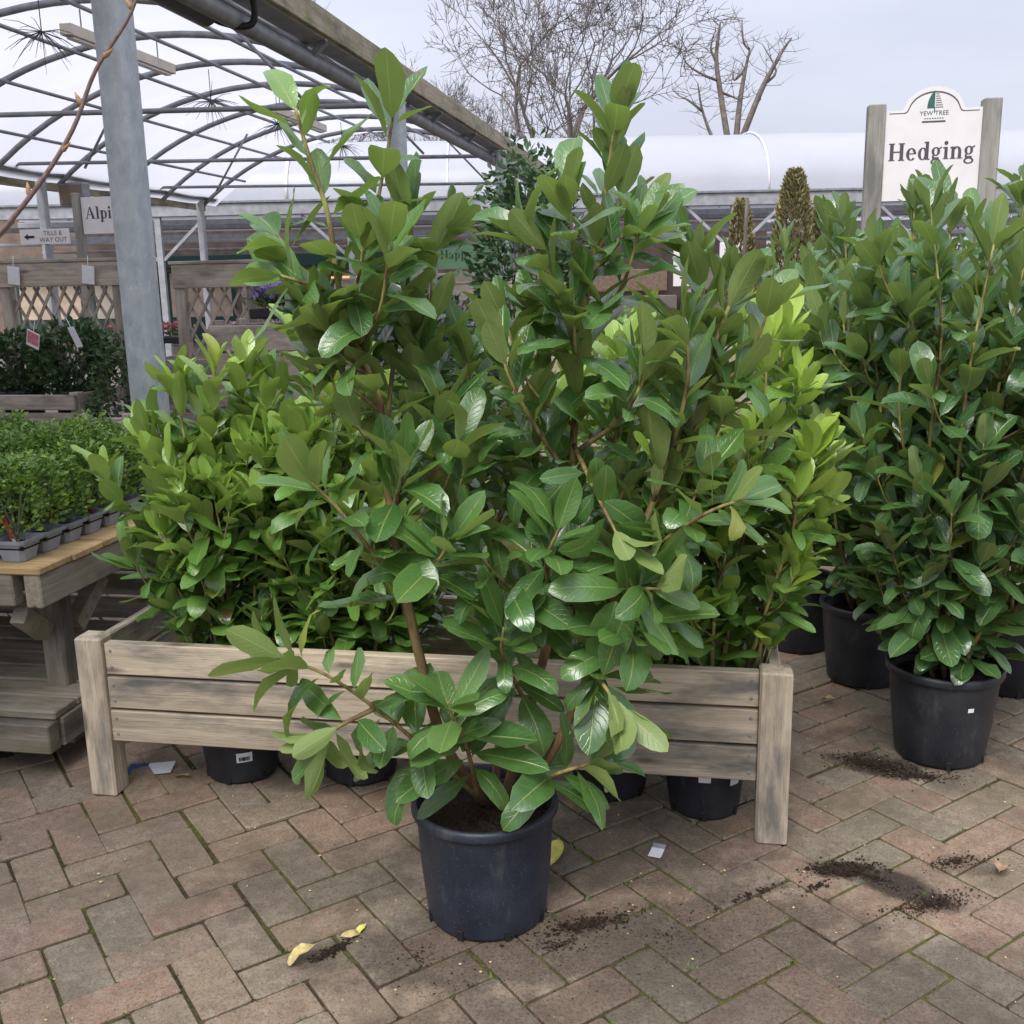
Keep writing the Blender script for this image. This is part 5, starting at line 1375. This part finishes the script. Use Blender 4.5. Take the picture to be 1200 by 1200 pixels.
# ------------------------------------------------------------------ bare trees beyond
def bare_tree(loc, label, H, spread, seed, trunk_r, levels=6, first=.3, mat='bark_grey', lean=0.0, nseg=3, up=.25, budget=9000):
    o = thing('bare_tree', label, 'tree', loc, 0, 'bare winter trees')
    rr = random.Random(seed); tr, cr = MB(), MB(); cnt = [0]
    queue = []
    def grow(*a): queue.append(a)
    def step(p, d, L, r, lev):
        pts = [p]; q = p; dd = d.copy()
        for k in range(nseg):
            dd = (dd + Vector((rr.gauss(0, .13), rr.gauss(0, .13), rr.gauss(.02, .08)))).normalized(); q = q + dd * (L / nseg); pts.append(q)
        r = max(r, .013); r1 = max(.009, r * (.68 if lev < levels else .5))
        tgt = tr if lev <= 1 else cr
        tgt.tube(pts, [r + (r1 - r) * k / nseg for k in range(nseg + 1)], 7 if lev <= 1 else (4 if lev < 4 else 3), False); cnt[0] += 1
        if lev >= levels or cnt[0] > budget: return
        n = rr.choice((2, 3, 3)) if lev else 4
        for k in range(n):
            a = rr.uniform(0, 6.28); sp = rr.uniform(.35, .95) * spread
            e = dd.orthogonal().normalized(); e = Matrix.Rotation(a, 3, dd) @ e
            nd = (dd + e * sp + Vector((0, 0, up * rr.random()))).normalized()
            st = pts[-1] if k < 2 else pts[rr.randrange(1, nseg + 1)]
            grow(st, nd, L * rr.uniform(.62, .86), r1 * rr.uniform(.6, .9), lev + 1)
        if lev >= 2:
            for k in range(2):
                e = dd.orthogonal().normalized(); e = Matrix.Rotation(rr.uniform(0, 6.28), 3, dd) @ e
                grow(pts[rr.randrange(1, nseg + 1)], (dd * .5 + e).normalized(), L * .4, r1 * .4, max(lev + 2, levels - 1))
    grow(Vector((0, 0, -.2)), Vector((lean, 0, 1)).normalized(), H * first, trunk_r, 0)
    while queue: step(*queue.pop(0))
    tr.build('trunk', mat, o, smooth=True); cr.build('crown', mat, o)
bare_tree((2.3, 45, 0), 'large spreading bare oak rising behind the white polythene house', 15.5, 1.0, 7, .34, 7, .30, 'bark_grey', 0, 3, .25, 12000)
bare_tree((-5.6, 62, 0), 'distant bare tree with a fine twiggy crown above the canopy fascia', 13.0, .75, 8, .24, 7, .30, 'bark_grey', 0, 3, .4)
bare_tree((-1.4, 60, 0), 'distant bare tree with a dense twiggy crown beside the oak', 11.0, .75, 9, .22, 7, .30, 'bark_grey', 0, 3, .4)
bare_tree((-9.5, 64, 0), 'distant bare tree half hidden behind the canopy fascia', 15.0, .75, 10, .22, 7, .30, 'bark_grey', 0, 3, .4)
bare_tree((14.0, 30, 0), 'small bare tree beyond the sign post', 4.6, .9, 12, .07, 6, .34, 'bark_grey')
DT = thing('bare_tree', 'pollarded dead looking tree with a few thick crooked limbs', 'tree', (7.94, 38, 0), 0, 'bare winter trees')
LIMBS = {'a': [(-0.14, 0, 5.6), (-0.45, .1, 7.35), (-0.61, .2, 8.5), (-0.56, .2, 9.26), (-0.5, .2, 9.73)], 'b': [(0.07, 0, 5.6), (0.24, .2, 7.21), (0.42, .3, 8.23), (0.55, .3, 8.86)],
         'c': [(0.55, .3, 8.86), (0.33, .3, 9.12), (0.26, .3, 9.81)], 'd': [(0.16, 0, 5.6), (0.79, -.3, 7.32), (1.17, -.4, 8.09), (1.49, -.4, 8.65), (1.79, -.4, 9.06)],
         'e': [(-0.3, 0, 5.2), (-0.69, .2, 5.99), (-1.05, .3, 6.97), (-1.21, .3, 7.81)], 'f': [(-1.05, .3, 6.91), (-1.54, .2, 7.24), (-1.88, .2, 7.4)],
         'g': [(-0.55, .15, 7.86), (-1.14, -.2, 8.0), (-1.69, -.3, 8.33), (-1.9, -.3, 8.78)], 'h': [(0.91, -.3, 7.6), (1.38, -.1, 8.08), (0.94, .1, 8.98)],
         'i': [(-0.49, .1, 7.48), (-0.04, .2, 7.34), (0.24, .2, 7.21)], 'j': [(-0.61, .2, 8.5), (-0.82, .1, 8.89), (-0.7, 0, 9.45)], 'k': [(0.42, .3, 8.23), (0.09, .5, 7.92), (0.05, .6, 8.3)]}
b = MB(); b.tube([(0, 0, -.2), (.02, 0, 2.5), (0, 0, 5.7)], [.38, .3, .24], 10); b.build('trunk', 'bark_pale', DT, smooth=True)
b = MB(); tw = MB(); rr = random.Random(4)
for k, pts in LIMBS.items():
    P = smooth_path(pts, 4); r0 = .12 if k in 'abd' else (.085 if k == 'e' else .055); b.tube(P, [r0 * (1 - .72 * i / (len(P) - 1)) for i in range(len(P))], 7)
    for i in range(2, len(P), 1):
        for q in range(1):
            d = Vector((rr.gauss(0, 1), rr.gauss(0, 1), rr.uniform(-.1, 1))).normalized(); s = P[i]; e = s + d * rr.uniform(.25, .7); e2 = e + (d + Vector((rr.gauss(0, .5), rr.gauss(0, .5), .4))) * .3
            tw.tube([s, e, e2], [.013, .009, .005], 3, False)
            for z in range(2): tw.tube([e, e + Vector((rr.gauss(0, .3), rr.gauss(0, .3), rr.uniform(0, .4)))], [.008, .004], 3, False)
b.build('limbs', 'bark_pale', DT, smooth=True); tw.build('crown', 'bark_grey', DT)

# ------------------------------------------------------------------ bare whip leaning in beside the camera's bench end
WH = thing('bare_whip', 'bare reddish twig with fat buds leaning up past the galvanised post', 'twig', (-1.30, 1.42, 0))
pth = [Vector(p) - Vector((-1.30, 1.42, 0)) for p in [(-1.30, 1.42, .2), (-1.22, 1.44, .7), (-1.0, 1.47, 1.1), (-0.784, 1.5, 1.335), (-0.718, 1.5, 1.386), (-0.643, 1.5, 1.462), (-0.588, 1.5, 1.533), (-0.548, 1.5, 1.609), (-0.492, 1.5, 1.682), (-0.465, 1.5, 1.76), (-.45, 1.5, 1.86)]]
P = smooth_path(pth, 5); b = MB(); b.tube(P, [.0052 - .0034 * i / (len(P) - 1) for i in range(len(P))], 8); b.build('stem', 'twig_red', WH, smooth=True)
for i in range(16, len(P) - 1, 4):
    d = (P[min(i + 1, len(P) - 1)] - P[i]).normalized(); s = Vector((.8, 0, .3)) * (1 if (i // 4) % 2 else -1); c_ = (d * .8 + s * .7).normalized()
    b = MB(); p = P[i]; b.tube([p, p + c_ * .006, p + c_ * .012, p + c_ * .02], [.002, .004, .003, .0005], 6); b.build('bud', 'bud', WH, smooth=True)
pot(WH, .10, .125, .24, 'pot_plastic', 4)

# ------------------------------------------------------------------ litter on the paving
def card(name, label, loc, rz, w, d, mats, cat='card', curl=.002):
    o = thing(name, label, cat, loc, rz)
    for k, (m_, a, c) in enumerate(mats):
        V, F = [], []
        for i in range(5):
            x = -w / 2 + w * (a + (c - a) * i / 4)
            for y in (-d / 2, d / 2): V += [(x, y, .002 + curl * ((x / w) ** 2) * 4 + .0005), (x, y, .001 + curl * ((x / w) ** 2) * 4)]
        for i in range(4):
            q = i * 4; F += [(q, q + 4, q + 6, q + 2), (q + 1, q + 3, q + 7, q + 5)]
        for (p0, p1, p2, p3) in ((0, 2, 3, 1), (16, 17, 19, 18)): F.append((p0, p1, p2, p3))
        for i in range(4): q = i * 4; F += [(q, q + 1, q + 5, q + 4), (q + 2, q + 6, q + 7, q + 3)]
        put('card_face' if k else 'card_picture', mesh_from('card', V, F, m_), o)
    return o
card('dropped_label', 'blue and white printed plant card lying under the trough end', (-1.03, 2.70, .0), .1, .125, .07, [('paper_blue', 0, .42), ('paper_white', .42, 1)])
card('dropped_label', 'small white label lying on the paving before the trough', (0.325, 2.216, .0), 1.2, .06, .03, [('paper_white', 0, .7), ('steel_pale', .7, 1)])
def fallen_leaf(label, loc, rot, L, mat, kind='soft', i=2):
    o = thing('fallen_leaf', label, 'leaf', loc)
    Vv, Ff, UV = LEAVES[kind][i]; V = Vv * L; V[:, 2] -= V[:, 2].min()
    V2 = np.vstack([V, V + np.array([0, 0, .0006])]); n = len(V)
    put('blade', mesh_from('blade', V2, [tuple(reversed(f)) for f in Ff] + [tuple(k + n for k in f) for f in Ff], mat, None, True), o, (0, 0, .002), rot)
    return o
fallen_leaf('yellow fallen laurel leaf lying beside the navy pot', (0.095, 2.26, 0), (0, 0, 2.9), .10, 'yellow_leaf', 'flat', 3)
fallen_leaf('curled pale dead leaf lying with a ridge of compost', (-.415, 1.855, 0), (0, 0, 2.2), .065, 'dead_leaf', 'soft', 4)
fallen_leaf('small dead leaf scrap beside the compost ridge', (-.37, 1.895, 0), (0, .2, -.9), .05, 'dead_leaf', 'soft', 3)
fallen_leaf('small green leaf scrap on the paving', (-.325, 1.945, 0), (0, 0, 2.6), .035, 'yellow_leaf', 'soft', 1)
fallen_leaf('tan dead leaf lying past the smeared compost', (1.06, 2.065, 0), (0, 0, -.6), .07, 'brown_leaf', 'soft', 4)
fallen_leaf('yellow leaf lying against the pot under the trough', (-.90, 2.63, 0), (0, .3, 1.2), .05, 'yellow_leaf', 'soft', 2)
fallen_leaf('brown leaf lying between the black laurel pots', (1.0, 3.05, 0), (0, 0, 1.0), .05, 'brown_leaf', 'soft', 4)
SC = thing('straw_wisps', 'pale dry grass stalks lying past the tan dead leaf', 'straw', (1.13, 2.05, 0))
rr = random.Random(8)
for k in range(5):
    a = rr.uniform(-.3, .5); b = MB(); b.tube([(0 + .01 * k, .012 * k, .004), (.05 * math.cos(a), .05 * math.sin(a) + .012 * k, .009), (.13 * math.cos(a + .2), .13 * math.sin(a + .2) + .012 * k, .004)], .0014, 4); b.build('stalk', 'dead_leaf', SC)
# bits of bark, chips and pale specks strewn over the blocks
V, F = [], []; rr = random.Random(15)
for k in range(330):
    x, y = rr.uniform(-1.6, 1.6), rr.uniform(1.4, 3.2); s = rr.uniform(.001, .004) * (1.6 if rr.random() < .12 else 1); a = rr.uniform(0, 6.28); e = rr.uniform(.3, 1)
    c_, d_ = math.cos(a) * s, math.sin(a) * s; b = len(V); z = .0015
    V += [(x - c_, y - d_, z), (x + d_ * e, y - c_ * e, z), (x + c_, y + d_, z + .001), (x - d_ * e, y + c_ * e, z), (x, y, z + .0022)]
    F += [(b, b + 1, b + 4), (b + 1, b + 2, b + 4), (b + 2, b + 3, b + 4), (b + 3, b, b + 4)]
tag(put('chips', mesh_from('chips', V, F, 'dead_leaf')), 'pale chips and specks of litter strewn over the paving', 'litter', kind='stuff')
